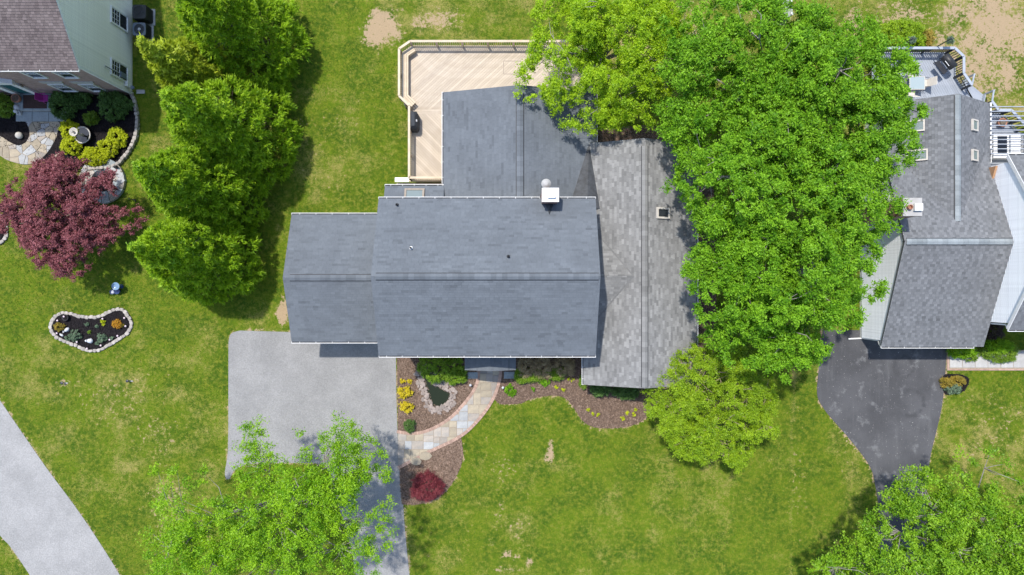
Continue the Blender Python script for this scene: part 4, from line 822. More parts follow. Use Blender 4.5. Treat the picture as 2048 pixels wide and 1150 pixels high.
for k in range(2): MB().poly(ccw([(R1[3][0],11.205+k*.158),(-3.95,11.205+k*.158),(-3.95,11.355+k*.158),(R1[3][0],11.355+k*.158)]), DZ-.03, DZ).build('board', m_deck, dk)
m = MB(); ribbon(m, rail, .03, .07, DZ-.3, DZ-.04); m.build('skirt', m_rail, dk)
for x, y in (R1[0], R1[2], R1[3], R1[4], (-3.9,R1[4][1]+.1), (0,R1[0][1]), (-4,R1[0][1])): MB().box(x-.06+.2*(x<-5),x+.06+.2*(x<-5),y-.3,y-.18,0,DZ-.06).build('deck_post', m_rail, dk)
def railing(parent, pts, z, ht, mat, bal_mat, wcap=.14, sp=.135, post=1.62, capmat=None):
    bal = None
    for a, b in zip(pts[:-1], pts[1:]):
        a, b = Vector(a), Vector(b); d = (b-a); L_ = d.length; d.normalize(); s = Vector((-d.y,d.x))
        m = MB(); ang = math.atan2(d.y,d.x)
        m.obox(((a.x+b.x)/2,(a.y+b.y)/2,z+ht-.02),(d.x*L_/2,d.y*L_/2,0),(s.x*wcap/2,s.y*wcap/2,0),(0,0,.02)); m.obox(((a.x+b.x)/2,(a.y+b.y)/2,z+ht-.085),(d.x*L_/2,d.y*L_/2,0),(s.x*.02,s.y*.02,0),(0,0,.04))
        r = m.build('railing', capmat or mat, parent); m = MB(); m.obox(((a.x+b.x)/2,(a.y+b.y)/2,z+.11),(d.x*L_/2,d.y*L_/2,0),(s.x*.02,s.y*.02,0),(0,0,.04)); m.build('bottom_rail', capmat or mat, r); n = max(1, int(L_/sp))
        if bal is None: o = MB().box(-.02,.02,-.02,.02,0,ht-.19).build('baluster', bal_mat, None); bal = o.data; bpy.data.objects.remove(o)
        for k in range(n):
            p = a+d*L_*(k+.5)/n; o = link('baluster', bal, bal_mat, r, (p.x+s.x*.0,p.y+s.y*.0,z+.07)); o.rotation_euler.z = ang
        for k in range(max(1, int(round(L_/post)))+1):
            p = a+d*(L_*k/max(1, int(round(L_/post)))); MB().obox((p.x,p.y,z+(ht-.05)/2-.1),(d.x*.05,d.y*.05,0),(s.x*.05,s.y*.05,0),(0,0,(ht-.05)/2+.1)).build('post', bal_mat, r)
railing(dk, rail, DZ, 1.0, m_rail, m_rail)
bp = [R1[0], R1[1], R1[2], R1[3]]; bp = [(R1[0][0]+.25,R1[0][1])]+bp[1:]
m = MB(); ribbon(m, [R1[0],R1[1],R1[2],R1[3]], .10, .23, DZ+.42, DZ+.46); ribbon(m, [R1[0],R1[1],R1[2],R1[3]], .245, .375, DZ+.42, DZ+.46); ribbon(m, [R1[0],R1[1],R1[2],R1[3]], .39, .50, DZ+.42, DZ+.46)
bench = m.build('bench_seat', m_rail, dk); m = MB(); ribbon(m, [R1[0],R1[1],R1[2],R1[3]], .42, .46, DZ, DZ+.41); m.build('bench_front', m_rail, bench)
q0, q1 = W(1007,122,DZ), W(1042,148,DZ); m = MB(); 
for e in range(2): m.box(q0.x,q1.x,(q0.y,q1.y)[e]-.02,(q0.y,q1.y)[e]+.02,DZ+.002,DZ+.012)
m.box(q0.x-.02,q0.x+.02,q1.y,q0.y,DZ+.002,DZ+.011); m.build('hatch_frame', m_tan, dk)
# stairs beside the lean-to
for k in range(4):
    MB().box(-7.0+.0,-4.3,R1[4][1]-.35-.0,R1[4][1]-.08,.0,.16).build('stair_tread', m_rail, dk) if k == 9 else None
a, b = W(790,357,.85), W(889,363,.85); MB().box(a.x,b.x,b.y,a.y,.80,.86).build('ledge_board', m_rail, dk); MB().box(a.x+.05,b.x,b.y-.28,b.y-.02,.0,.45).build('stair_tread', m_rail, dk); MB().box(a.x,a.x+.9,b.y-.03,a.y+.06,.862,.9).build('ledge_cap', m_white, dk)
# covered grill on deck
q = W(827,240,1.8); t = thing('covered_grill', 'barbecue grill under a black cover on the tan deck', 'grill', (q.x,q.y,DZ))
m = MB(); x, y = q.x, q.y; z = DZ; hx, hy = .27, .6
vs = []
for zz, ax_, ay_ in ((z+.02,hx,hy),(z+.75,hx*.98,hy*.97),(z+.85,hx*.9,hy*.92),(z+1.08,hx*.5,hy*.72),(z+1.12,hx*.3,hy*.68)):
    vs += [(x-ax_,y-ay_,zz),(x+ax_*.62,y-ay_,zz),(x+ax_,y-ay_*.72,zz),(x+ax_,y+ay_*.72,zz),(x+ax_*.62,y+ay_,zz),(x-ax_,y+ay_,zz)]
m.add(vs, [(i*6+k,i*6+(k+1)%6,(i+1)*6+(k+1)%6,(i+1)*6+k) for i in range(4) for k in range(6)]+[tuple(24+k for k in range(6))]); m.build('cover', m_cloth, t)
MB().obox((x+hx*.75,y-.05,z+.97),(.0,.07,0),(.03,0,-.04),(.004,0,.004)).build('logo_patch', m_white, t)
for sy in (-1,1): MB().lathe((x+.1,y+sy*.45,z-.0),[(.04,0),(.05,.02),(.04,.05)],8).build('caster', m_dark, t)

# ------------------------------------------------------------------ neighbour's grey deck
dn = thing('deck', 'grey deck with slatted railing behind the white-sided house', 'deck', (27, 13, 0)); NZ = 1.0
C8 = lambda x, y, z=0: W(1680+x*.3651, y*.3651, z)
rn = [tuple(C8(x, y, 2.0))[:2] for x, y in ((225,262),(630,262),(680,308),(680,400),(725,465))]
rn2 = [tuple(C8(x, y, 2.0))[:2] for x, y in ((835,555),(870,602),(940,602),(990,655),(1030,700))]
fl = [(23.1,11.05),(29.6,11.05),(rn2[0][0]-.1,rn2[0][1]),rn[4],rn[3],rn[2],rn[1],rn[0]]
boards(dn, fl, math.radians(-62), .14, .008, NZ, m_deckg)
fl2 = [(29.6,6.9),(36,6.9),(36,9.2),rn2[4],rn2[3],rn2[2],rn2[1],rn2[0],(29.6,rn2[0][1])]; boards(dn, fl2, 0, .14, .008, NZ, m_deckg)
railing(dn, rn[::-1], NZ, 1.0, m_railg, m_iron, .16, .14, 1.5, m_railg); railing(dn, rn2, NZ, 1.0, m_railg, m_iron, .16, .14, 1.5, m_railg)
m = MB(); ribbon(m, rn, .03, .08, NZ-.35, NZ-.04); m.build('skirt', m_railg, dn)
for x, y in (rn[1], rn[2], rn[3], rn2[1], rn2[2]): MB().box(x-.25,x-.12,y-.3,y-.18,0,NZ-.05).build('deck_post', m_railg, dn)
d = (Vector(rn2[0])-Vector(rn[4])); L_ = d.length; d.normalize(); o_ = Vector((-d.y,d.x)); o_ = o_ if o_.x > 0 else -o_
for k in range(4):
    c_ = Vector(rn[4])+d*L_/2+o_*(.15+k*.28); MB().obox((c_.x,c_.y,NZ-.2-k*.2),(d.x*L_/2*.92,d.y*L_/2*.92,0),(o_.x*.14,o_.y*.14,0),(0,0,.02)).build('stair_tread', m_deckg, dn)
for e in (rn[4], rn2[0]):
    a = Vector((*e, NZ+.02)); b = Vector((e[0]+o_.x*1.25, e[1]+o_.y*1.25, .1)); m = MB(); m.bar(a, b, .05, .28); m.bar(a+Vector((0,0,.95)), b+Vector((0,0,.9)), .1, .05); m.bar(b, b+Vector((0,0,.95)), .1, .1); m.build('stair_rail', m_railg, dn)
# pergola and furniture beneath it
pg = thing('pergola', 'grey slatted pergola with white beam beside the white siding', 'pergola', (31, 9.5, 0))
zp = 2.75; m = MB(); xa, xb_ = W(1981,250,zp).x, 35.0
MB().box(xa,xa+.09,W(0,330,zp).y+.9,W(0,205,zp).y,zp-.2,zp-.02).build('beam', m_white, pg)
for k in range(11):
    y = W(0,214+k*9.35,zp).y; MB().box(xa-.05,xb_,y-.022,y+.022,zp,zp+.12).build('slat', m_railg, pg)
for y in (W(0,214,zp).y, W(0,298,zp).y): MB().box(34.4,34.5,y-.05,y+.05,0,zp).build('post', m_white, pg); MB().box(xa,xa+.09,y-.045,y+.045,0,zp-.2).build('post', m_white, pg)
MB().box(34.38,34.47,W(0,330,zp).y+.9,W(0,205,zp).y,zp-.2,zp-.02).build('beam', m_white, pg)
t = thing('hot_tub', 'white square hot tub under the pergola', 'hot tub', tuple(W(2010,290,NZ))); a, b = W(1986,268,NZ+.5), W(2040,316,NZ+.5)
MB().box(a.x,b.x,b.y,a.y,NZ,NZ+.55).build('shell', m_white, t); MB().box(a.x+.25,a.x+.85,b.y+.3,a.y-.15,NZ+.55,NZ+.57).build('water', m_watk, t); MB().box(a.x+1.0,a.x+1.05,b.y+.1,a.y-.1,NZ+.55,NZ+.6).build('cover_hinge', m_acgr, t)
q = W(2005,245,NZ+.3); t = thing('plant_pot', 'dark red-brown pot of foliage under the pergola slats', 'pot', (q.x,q.y,NZ)); MB().lathe((q.x,q.y,NZ),[(.2,0),(.28,.3),(.3,.34),(.25,.34),(.2,.28),(.02,.28)],16).build('pot', m_terra, t, True); MB().lathe((q.x,q.y,NZ+.28),[(.22,0),(.18,.12),(.05,.18)],10).build('plant', m_bark, t)
q = W(2040,292,NZ+.4); t = thing('storage_box', 'white storage bench beside the hot tub', 'storage box', (q.x+.4,q.y,NZ)); MB().box(q.x+.25,q.x+1.2,q.y-.7,q.y+.7,NZ,NZ+.45).build('box', m_white, t); MB().box(q.x+.22,q.x+1.23,q.y-.73,q.y+.73,NZ+.452,NZ+.5).build('lid', m_white, t)
# grill, table, sling chairs on grey deck
q = C8(590,345,2.0); t = thing('barbecue_grill', 'black barrel grill with side shelf on the grey deck', 'grill', (q.x,q.y,NZ)); a_ = math.radians(-52); u = Vector((math.cos(a_),math.sin(a_),0)); v = Vector((-u.y,u.x,0)); c = Vector((q.x,q.y,0))+v*.22
m = MB(); m.tube([c-u*.48+Vector((0,0,NZ+.85)),c-u*.46+Vector((0,0,NZ+.85)),c+u*.46+Vector((0,0,NZ+.85)),c+u*.48+Vector((0,0,NZ+.85))],[.2,.27,.27,.2],16); m.build('barrel', m_dark, t, True)
m = MB(); m.bar(c-u*.2-v*.27+Vector((0,0,NZ+1.0)),c+u*.2-v*.27+Vector((0,0,NZ+1.0)),.03,.03); m.build('handle', m_white, t)
MB().obox(c-v*.55+Vector((0,0,NZ+.75)),u*.45,v*.16,(0,0,.02)).build('shelf', m_dark, t)
for s in (-1,1):
    for r_ in (-1,1): MB().bar(c+u*.35*s+v*.2*r_+Vector((0,0,NZ+.7)),c+u*.42*s+v*.25*r_+Vector((0,0,NZ)),.04,.04).build('leg', m_dark, t)
q = C8(425,455,1.7); t = thing('patio_table', 'glass-topped patio table on the grey deck', 'table', (q.x,q.y,NZ)); MB().box(q.x-.5,q.x+.45,q.y-.4,q.y+.4,NZ+.7,NZ+.715).build('table_top', m_tglass, t)
m = MB(); fr = [(q.x-.5,q.y-.4),(q.x+.45,q.y-.4),(q.x+.45,q.y+.4),(q.x-.5,q.y+.4)]
for k in range(4): m.tube([(*fr[k],NZ+.705),(*fr[(k+1)%4],NZ+.705)],.022,8)
m.build('table_frame', m_sling, t)
for x, y in fr: MB().tube([(x,y,NZ),(x,y,NZ+.7)],.02,8).build('leg', m_sling, t)
def sling(px, py, a, lab):
    q = C8(px, py, 1.5); t = thing('sling_chair', lab, 'chair', (q.x,q.y,NZ), 'sling chairs on the grey deck'); u = Vector((math.cos(a),math.sin(a),0)); v = Vector((-u.y,u.x,0)); c = Vector((q.x,q.y,NZ))
    MB().obox(c+Vector((0,0,.43)),u*.24+Vector((0,0,.03)),v*.26,(0,0,.012)).build('seat', m_sling, t); MB().obox(c-u*.36+Vector((0,0,.72)),v*.26,-u*.13+Vector((0,0,.3)),u*.012).build('backrest', m_sling, t)
    for s in (-1,1):
        MB().tube([c+v*.29*s+u*.27+Vector((0,0,0)),c+v*.29*s+u*.25+Vector((0,0,.62)),c+v*.29*s-u*.25+Vector((0,0,.64))],.018,6).build('arm_frame', m_iron, t)
        MB().tube([c+v*.29*s-u*.1+Vector((0,0,.42)),c+v*.29*s-u*.35+Vector((0,0,0))],.018,6).build('leg', m_iron, t)
sling(395,410,-math.pi/2,'beige sling chair at the railing side of the glass table'); sling(462,452,math.pi,'beige sling chair at the right end of the glass table'); sling(392,500,math.pi/2,'beige sling chair between glass table and roof edge')
# shepherd hooks with baskets
for (b, e), l in ((((330,262),(388,217)),'dark pole with hanging basket on grey deck rail near the trees'), (((535,262),(595,224)),'dark pole with hanging basket on grey deck rail near the grill')):
    a = C8(b[0],b[1],2.0); t = thing('hanging_basket_pole', l, 'pole', (a.x,a.y+.1,NZ), 'basket poles on the grey deck rail'); x, y = a.x, a.y+.1
    MB().tube([(x,y,NZ),(x,y,3.3)],.035,8).build('pole', m_iron, t); MB().lathe((x,y,3.28),[(.05,0),(.07,.05),(.02,.1)],10).build('finial', m_iron, t); MB().tube([(x,y,3.0),(x+.25,y+.1,3.08),(x+.42,y+.15,2.98),(x+.42,y+.15,2.7)],.015,6).build('hook', m_iron, t)
    MB().lathe((x+.42,y+.15,2.4),[(.08,0),(.18,.12),(.2,.2),(.05,.2)],12).build('basket', m_bark, t); BASK = globals().setdefault('BASK', []); BASK.append((t,(x+.42,y+.15,2.58)))
# white fence
fx = 17.72; t = thing('fence', 'white vinyl fence panel running off the top edge', 'fence', (fx,17.3,0))
for k in range(3): yk = 17.32+k*2.4; MB().box(fx-.065,fx+.065,yk-.065,yk+.065,0,1.85).lathe((fx,yk,1.85),[(.11,0),(.11,.04),(.02,.1)],4).build('post', m_white, t)
for k in range(2):
    y0 = 17.39+k*2.4; MB().box(fx-.03,fx+.03,y0,y0+2.26,1.66,1.8).box(fx-.03,fx+.03,y0,y0+2.26,.08,.22).build('fence_rail', m_white, t)
    for j in range(13): MB().box(fx-.014,fx+.014,y0+.01+j*.172,y0+.01+j*.172+.166,.222,1.658).build('slat', m_white, t)

# ------------------------------------------------------------------ pond in the front bed
q = W(872,785); t = thing('garden_pond', 'small dark garden pond ringed with flat pinkish stones', 'pond', (q.x,q.y,0))
sheet('water', offs(ccw(pond), -.10, True), .062, m_water, .04, None, parent=t)
ms = [rough_stone(.15,.12,.08,s+50,9) for s in range(8)]
for ring, (o_, st) in enumerate(((-.17,.2),(-.34,.22),(-.5,.25))):
    for p, tt in resample(offs(ccw(pond), o_, True), st, True):
        if ring == 2 and random.random() < .3: continue
        o = link('stone', random.choice(ms), m_rockp, t, (p.x+random.uniform(-.05,.05),p.y+random.uniform(-.05,.05),.035+.02*random.random()+.03*(ring == 0))); o.rotation_euler = (random.uniform(-.15,.15),random.uniform(-.15,.15),random.uniform(0,6.28)); k = random.uniform(.7,1.2); o.scale = (k,k*random.uniform(.8,1.1),1)
for (x, y), l in (((941,770),'frosted path light left of the stone walk'),((1006,775),'frosted path light right of the stone walk')):
    q = W(x, y, .3); t = thing('path_light', l, 'path light', (q.x,q.y,.03), 'path lights along the stone walk'); MB().tube([(q.x,q.y,.03),(q.x,q.y,.28)],.02,8).build('stake', m_iron, t); MB().lathe((q.x,q.y,.26),[(.05,0),(.08,.05),(.09,.1),(.06,.15),(.01,.18)],14).build('lamp', m_light, t, True)

# ------------------------------------------------------------------ foliage
def unit(v): return v/np.maximum(1e-9, np.linalg.norm(v, axis=-1, keepdims=True))
def leaves(C, Nn, rad, sub, per, ll, lw, up=.75, outw=.75, scat=.14, tvar=.34, nrm_out=.4, axj=.75):
    """clumps at C with outward direction Nn; each has sub sprays of per leaves"""
    K = len(C); up_v = np.array([0,0,1.])
    D = unit(Nn[:,None,:]*outw+rng.normal(0,.62,(K,sub,3))+up_v*.18); Ls = rad[:,None]*rng.uniform(.55,1.12,(K,sub))
    s = rng.uniform(.12,1,(K,sub,per))**.75
    pos = C[:,None,None,:]+D[:,:,None,:]*(Ls[:,:,None]*s)[...,None]+rng.normal(0,1,(K,sub,per,3))*(rad*scat)[:,None,None,None]
    ax = unit(D[:,:,None,:]+rng.normal(0,axj,pos.shape)); nr = up_v*up+D[:,:,None,:]*nrm_out+rng.normal(0,.45,pos.shape); nr = unit(nr-ax*(nr*ax).sum(-1,keepdims=True)); sd = np.cross(ax, nr)
    sz = rng.uniform(.5,1.35,pos.shape[:3])[...,None]; a, b = ax*ll*.5*sz, sd*lw*.5*sz; bend = nr*ll*.12*sz
    V = np.stack([pos-a*.8+b*.95, pos-a*.8-b*.95, pos+a-bend], -2).reshape(-1,3,3)
    t = .5+rng.normal(0,tvar*.6,(K,1,1))+rng.normal(0,tvar*.5,(K,sub,1))+rng.normal(0,tvar*.6,pos.shape[:3])
    return V, t.ravel()
def dirs(n, zmin=-.35):
    z = rng.uniform(zmin,1,n); a = rng.uniform(0,2*np.pi,n); r = np.sqrt(1-z*z); return np.stack([r*np.cos(a),r*np.sin(a),z],-1)
def lobes_clumps(lobes, n, shell=.62, zmin=-.35):
    vol = np.array([l[3]*l[4]+l[3]*l[5] for l in lobes]); cnt = np.maximum(1,(n*vol/vol.sum()).astype(int)); C, Nn = [], []
    for l, c in zip(lobes, cnt):
        d = dirs(c, zmin); ph = rng.uniform(0,6.28,4)
        wob = 1+.10*np.sin(3*np.arctan2(d[:,1],d[:,0])+ph[0])+.08*np.sin(5*np.arctan2(d[:,1],d[:,0])+ph[1]+3*d[:,2])
        r = rng.uniform(shell**3,1,c)**(1/3)*wob; C.append(np.array(l[:3])+d*np.array(l[3:6])*r[:,None]); Nn.append(unit(d/np.array(l[3:6])))
    return np.concatenate(C), np.concatenate(Nn)
def limbs(mb, base, top, C, n_main, n_twig, r0, bend=.25):
    """trunk, limbs and twigs that reach into the clumps"""
    base, top = Vector(base), Vector(top); mid = base.lerp(top,.5)+Vector((random.uniform(-.1,.1),random.uniform(-.1,.1),0)); mb.tube([base-Vector((0,0,.05)),base+Vector((0,0,.25)),mid,top],[r0*1.35,r0*1.05,r0*.85,r0*.6],9)
    idx = rng.permutation(len(C)); mains = []
    for i in idx[:n_main]:
        e = Vector(C[i]); s = base.lerp(top, random.uniform(.55,1.0)); m_ = s.lerp(e,.5)+Vector((0,0,(e-s).length*.12))+Vector((random.uniform(-1,1),random.uniform(-1,1),0))*bend; mb.tube([s,s.lerp(m_,.5)+Vector((0,0,.1)),m_,e],[r0*.45,r0*.34,r0*.22,r0*.06],6,cap=False); mains.append((s,m_,e))
    for i in idx[n_main:n_main+n_twig]:
        e = Vector(C[i]); s = min((mm[1].lerp(mm[2],f) for mm in mains for f in (0,.35,.7)), key=lambda p_: (p_-e).length); m_ = s.lerp(e,.5)+Vector((random.uniform(-1,1),random.uniform(-1,1),random.uniform(0,1)))*.15*(e-s).length; mb.tube([s,m_,e],[r0*.13+.008,r0*.07+.006,.006],4,cap=False)
def tree(name, lab, base, lobes, mat, K, rad, sub, per, ll, lw, bark, r0, n_main=14, n_twig=60, top=None, group=None, shell=.62, zmin=-.35, br=.9, bm=9, cat='tree', **kw):
    t = thing(name, lab, cat, (base[0],base[1],0), group); NB = max(4, int(K/bm)); Cb, Nb = lobes_clumps(lobes, NB, shell, zmin); NB = len(Cb)
    rb = br*rng.uniform(.65,1.35,NB); dd = unit(dirs(NB*bm, -.25).reshape(NB,bm,3)+Nb[:,None,:]*.55); C = (Cb[:,None,:]+dd*rb[:,None,None]*np.array([1,1,.75])).reshape(-1,3); Nn = unit(dd*.8+Nb[:,None,:]*.5).reshape(-1,3)
    rr = rad*rng.uniform(.7,1.3,len(C)); V, ti = leaves(C, Nn, rr, sub, per, ll, lw, **kw)
    top = top or (np.mean([l[0] for l in lobes]), np.mean([l[1] for l in lobes]), np.mean([l[2] for l in lobes]))
    m = MB(); limbs(m, (base[0],base[1],0), top, C, n_main, n_twig, r0); m.build('trunk', bark, t, True); facemesh('crown', V, ti, mat, t); return t
def conifer(lab, bpx, bpy_, R, h, mat, NB=190):
    b = W(bpx, bpy_); t = thing('evergreen_tree', lab, 'tree', (b.x,b.y,0), 'row of feathery evergreens beside the garage'); R *= 1.06
    prof = lambda x: np.clip((1-x)**.9*np.clip((x+.08)/.16,0,1)**.4*1.12,0,1); N3 = NB*4
    tt = rng.uniform(0,.97,N3); tt = tt[rng.random(N3) < prof(tt)+.10][:NB]; n = len(tt); a = rng.uniform(0,2*np.pi,n)
    r_ = R*prof(tt)*rng.uniform(.78,1.0,n); rb = np.clip(.74*(1.05-.75*tt),.2,.7)*R/2.9*rng.uniform(.75,1.25,n); bm = 9
    Cb = np.stack([b.x+r_*np.cos(a), b.y+r_*np.sin(a), .35+tt*(h-.5)],-1); Nb = unit(np.stack([np.cos(a),np.sin(a),np.full(n,.7)],-1))
    dd = unit(rng.normal(0,.6,(n,bm,3))+Nb[:,None,:]*.95); C = (Cb[:,None,:]+dd*rb[:,None,None]*.75).reshape(-1,3); Nn = unit(dd*.6+Nb[:,None,:]*.7+np.array([0,0,.25])).reshape(-1,3)
    V, ti = leaves(C, Nn, np.repeat(rb*.55,bm)*rng.uniform(.8,1.2,len(C)), 7, 8, .24, .05, .6, 1.35, .05, .36, .4, .28)
    kt = 26; C2 = np.stack([b.x+rng.normal(0,.06,kt),b.y+rng.normal(0,.06,kt),np.linspace(.88,1.0,kt)*h],-1); V2, t2 = leaves(C2, unit(rng.normal(0,1,(kt,3))*[1,1,.5]+[0,0,.9]), np.full(kt,.3), 6, 10, .17,.055)
    ki = 260; ta = rng.uniform(0,.85,ki); aa = rng.uniform(0,6.28,ki); ri = R*prof(ta)*rng.uniform(.08,.74,ki); C3 = np.stack([b.x+ri*np.cos(aa),b.y+ri*np.sin(aa),.3+ta*(h-.6)],-1); V3, t3 = leaves(C3, unit(np.stack([np.cos(aa),np.sin(aa),np.full(ki,.8)],-1)), np.full(ki,.55), 7, 8, .24, .11)
    m = MB(); m.tube([(b.x,b.y,-.05),(b.x,b.y,h*.45),(b.x,b.y,h*.9)],[.18,.09,.015],8)
    for i in range(0,n,4): m.tube([(b.x,b.y,max(.2,Cb[i][2]-.5)),tuple(Cb[i])],[.025,.008],4,cap=False)
    m.build('trunk', m_bark, t, True); facemesh('crown', np.concatenate([V,V2,V3]), np.concatenate([ti,t2,t3]), mat, t); return t
m_ev = leafmat('evergreen_leaf', (.125,.265,.005), (.37,.55,.022), .3)
m_evb = leafmat('evergreen_leaf_bright', (.19,.27,.010), (.46,.54,.035), .3)
m_pear = leafmat('pear_leaf', (.075,.205,.006), (.22,.43,.02), .28, .5, .2)
m_maple = leafmat('spring_leaf', (.16,.30,.004), (.39,.57,.014), .32)
m_front = leafmat('front_tree_leaf', (.105,.26,.004), (.29,.49,.012), .3)
m_front2 = leafmat('green_tree_leaf', (.09,.22,.006), (.26,.44,.02), .3)
m_twig = M('tan_twig', (.26,.20,.13), (.36,.29,.20), .9, 6, 30, .5, .1)
m_olive = leafmat('olive_leaf', (.14,.255,.006), (.32,.47,.016), .28)
m_red = leafmat('purple_leaf', (.125,.03,.04), (.33,.11,.125), .22)
m_redd = leafmat('deep_red_leaf', (.13,.018,.028), (.29,.06,.072), .22)
m_yel = leafmat('yellow_leaf', (.30,.36,.005), (.60,.66,.02), .25)
m_gold = leafmat('gold_leaf', (.45,.36,.008), (.66,.55,.03), .2)
m_dkg = leafmat('dark_shrub_leaf', (.04,.095,.018), (.12,.22,.05), .15, .5, .25)
m_mid = leafmat('hedge_leaf', (.085,.17,.010), (.22,.34,.03), .2)
m_hed = leafmat('clipped_hedge_leaf', (.10,.21,.010), (.26,.40,.03), .25)
m_blu = leafmat('blue_green_leaf', (.07,.12,.07), (.19,.27,.17), .15)
m_ora = leafmat('orange_leaf', (.35,.14,.01), (.62,.36,.03), .2)
m_rust = leafmat('rust_green_leaf', (.20,.17,.02), (.42,.30,.05), .2)
EV = [(515,100,2.95,10.8,'tall evergreen touching the top edge of the picture',m_ev,210),(445,190,2.2,9.9,'narrow evergreen with its tip beside the air conditioners',m_evb,140),(502,284,2.9,11.3,'broadest evergreen in the middle of the row',m_ev,220),(455,392,2.7,10.9,'evergreen between the broad middle one and the lowest one',m_ev,210),(445,513,2.6,10.7,'evergreen closest to the driveway, lowest of the row',m_ev,200)]
for x, y, R_, h_, l, mt, K in EV: conifer(l, x, y, R_, h_, mt, int(K*1.0))
def L(px, py, z, rx, ry, rz): q = W(px, py, z); return (q.x,q.y,z,rx,ry,rz)
b = W(155,440); tree('japanese_maple', 'purple-leaved japanese maple beside the patio and evergreens', (b.x,b.y), [L(146,430,2.6,3.1,3.0,1.5),L(100,400,2.4,1.9,2.0,1.1),L(118,480,2.3,2.0,1.6,1.1),L(212,432,2.4,1.6,1.5,1.1),L(70,432,2.2,1.4,1.6,.9),L(140,372,2.5,1.7,1.3,1.0),L(175,490,2.4,1.6,1.4,1.0),L(110,362,2.3,1.6,1.4,.9),L(240,450,2.0,1.3,1.0,.8)], m_red, 1000, .36, 9, 15, .12, .055, m_bark, .14, 16, 90, (b.x,b.y,1.3), zmin=0.05, up=.9, shell=.75, br=.6, bm=8)
b = W(585,975); tree('maple_tree', 'airy light green tree in the grass island of the pale driveway', (b.x,b.y), [L(560,1010,6.0,4.6,3.6,2.0),L(450,1000,5.5,2.9,2.6,1.5),L(640,960,5.5,3.0,2.3,1.6),L(560,900,5.0,2.9,1.5,1.4),L(700,1010,5.2,1.9,2.5,1.4),L(480,1090,6.5,3.8,2.6,1.6),L(640,1110,6.5,3.3,2.4,1.5),L(420,1120,6.0,2.6,2.0,1.3)], m_front, 780, .62, 9, 14, .105, .068, m_barkg, .2, 26, 300, (b.x,b.y,3.6), shell=.6, zmin=-.1, br=1.1, bm=8, outw=1.0)
b = W(1185,150); tree('maple_tree', 'yellow-green spreading tree at the right end of the tan deck', (b.x,b.y), [L(1208,112,5.5,4.0,3.4,2.3),L(1122,70,5.2,2.2,2.1,1.6),L(1115,138,4.8,1.9,1.8,1.5),L(1285,95,5.2,2.3,2.5,1.7),L(1322,125,5.0,1.6,1.8,1.4),L(1300,45,5.2,2.0,1.6,1.4),L(1180,200,4.6,2.4,1.6,1.4),L(1262,185,4.8,1.9,1.7,1.5),L(1205,30,5.6,2.9,1.7,1.5)], m_maple, 1220, .44, 9, 16, .105, .065, m_barkg, .2, 24, 170, (b.x,b.y,3.2), shell=.66, zmin=-.05, br=.6, bm=8)
PT = [((1480,200),'glossy green tree behind the side wing, left of the white fence',[L(1460,130,7.5,3.9,3.3,2.6),L(1435,240,6.5,2.9,2.4,2.2),L(1512,118,7.4,3.0,2.4,2.0),L(1420,180,6.0,2.2,2.2,1.6),L(1450,55,7.2,2.2,1.7,1.6),L(1490,260,7.6,3.0,2.4,2.2)],560),
      ((1640,240),'glossy green tree overhanging the grey deck and skylights',[L(1645,200,7.4,3.9,3.4,2.6),L(1700,185,7.0,2.8,2.6,2.0),L(1738,270,6.6,2.2,2.2,1.8),L(1640,130,7.0,3.2,1.9,1.9),L(1650,300,7.8,3.3,2.6,2.2),L(1590,170,7.6,2.6,2.4,2.2)],600),
      ((1520,395),'glossy green tree overhanging the side wing with the skylight',[L(1520,380,8.0,3.9,3.0,2.7),L(1462,370,7.0,2.7,2.5,2.0),L(1462,470,6.8,2.5,2.3,2.0),L(1600,400,8.2,3.0,2.6,2.2),L(1424,330,5.8,1.5,1.6,1.4),L(1530,300,7.6,2.6,2.0,2.0)],540),
      ((1590,545),'glossy green tree between the side wing and the dark driveway',[L(1570,560,7.6,4.0,3.4,2.6),L(1482,560,6.8,2.9,2.4,2.0),L(1650,530,7.2,2.9,2.9,2.2),L(1625,430,7.6,3.0,2.5,2.2),L(1540,660,6.4,2.7,1.9,1.8),L(1610,640,6.6,2.6,1.8,1.8),L(1448,620,5.6,1.7,1.4,1.4),L(1678,420,6.6,2.0,2.0,1.7),L(1550,480,7.8,2.6,2.2,2.0)],700)]
for (x, y), l, lb, K in PT:
    b = W(x, y); tree('pear_tree', l, (b.x,b.y), lb, m_pear, int(K*1.35), .5, 10, 16, .135, .085, m_barkg, .22, 22, 90, (b.x,b.y,4.2), 'glossy green trees between the two houses', shell=.72, zmin=-.1, tvar=.38, br=.95, bm=10)
b = W(1435,800); tree('cherry_tree', 'olive-green twiggy tree at the front corner of the side wing', (b.x,b.y), [L(1418,805,3.4,3.6,3.2,1.6),L(1352,800,3.0,2.2,2.2,1.2),L(1480,780,3.0,2.2,2.2,1.2),L(1430,870,2.8,2.5,1.6,1.2),L(1430,725,3.0,1.6,1.5,1.1)], m_olive, 1050, .38, 9, 14, .09, .055, m_twig, .13, 34, 420, (b.x,b.y,1.8), shell=.68, zmin=-.05, br=.42, bm=6)
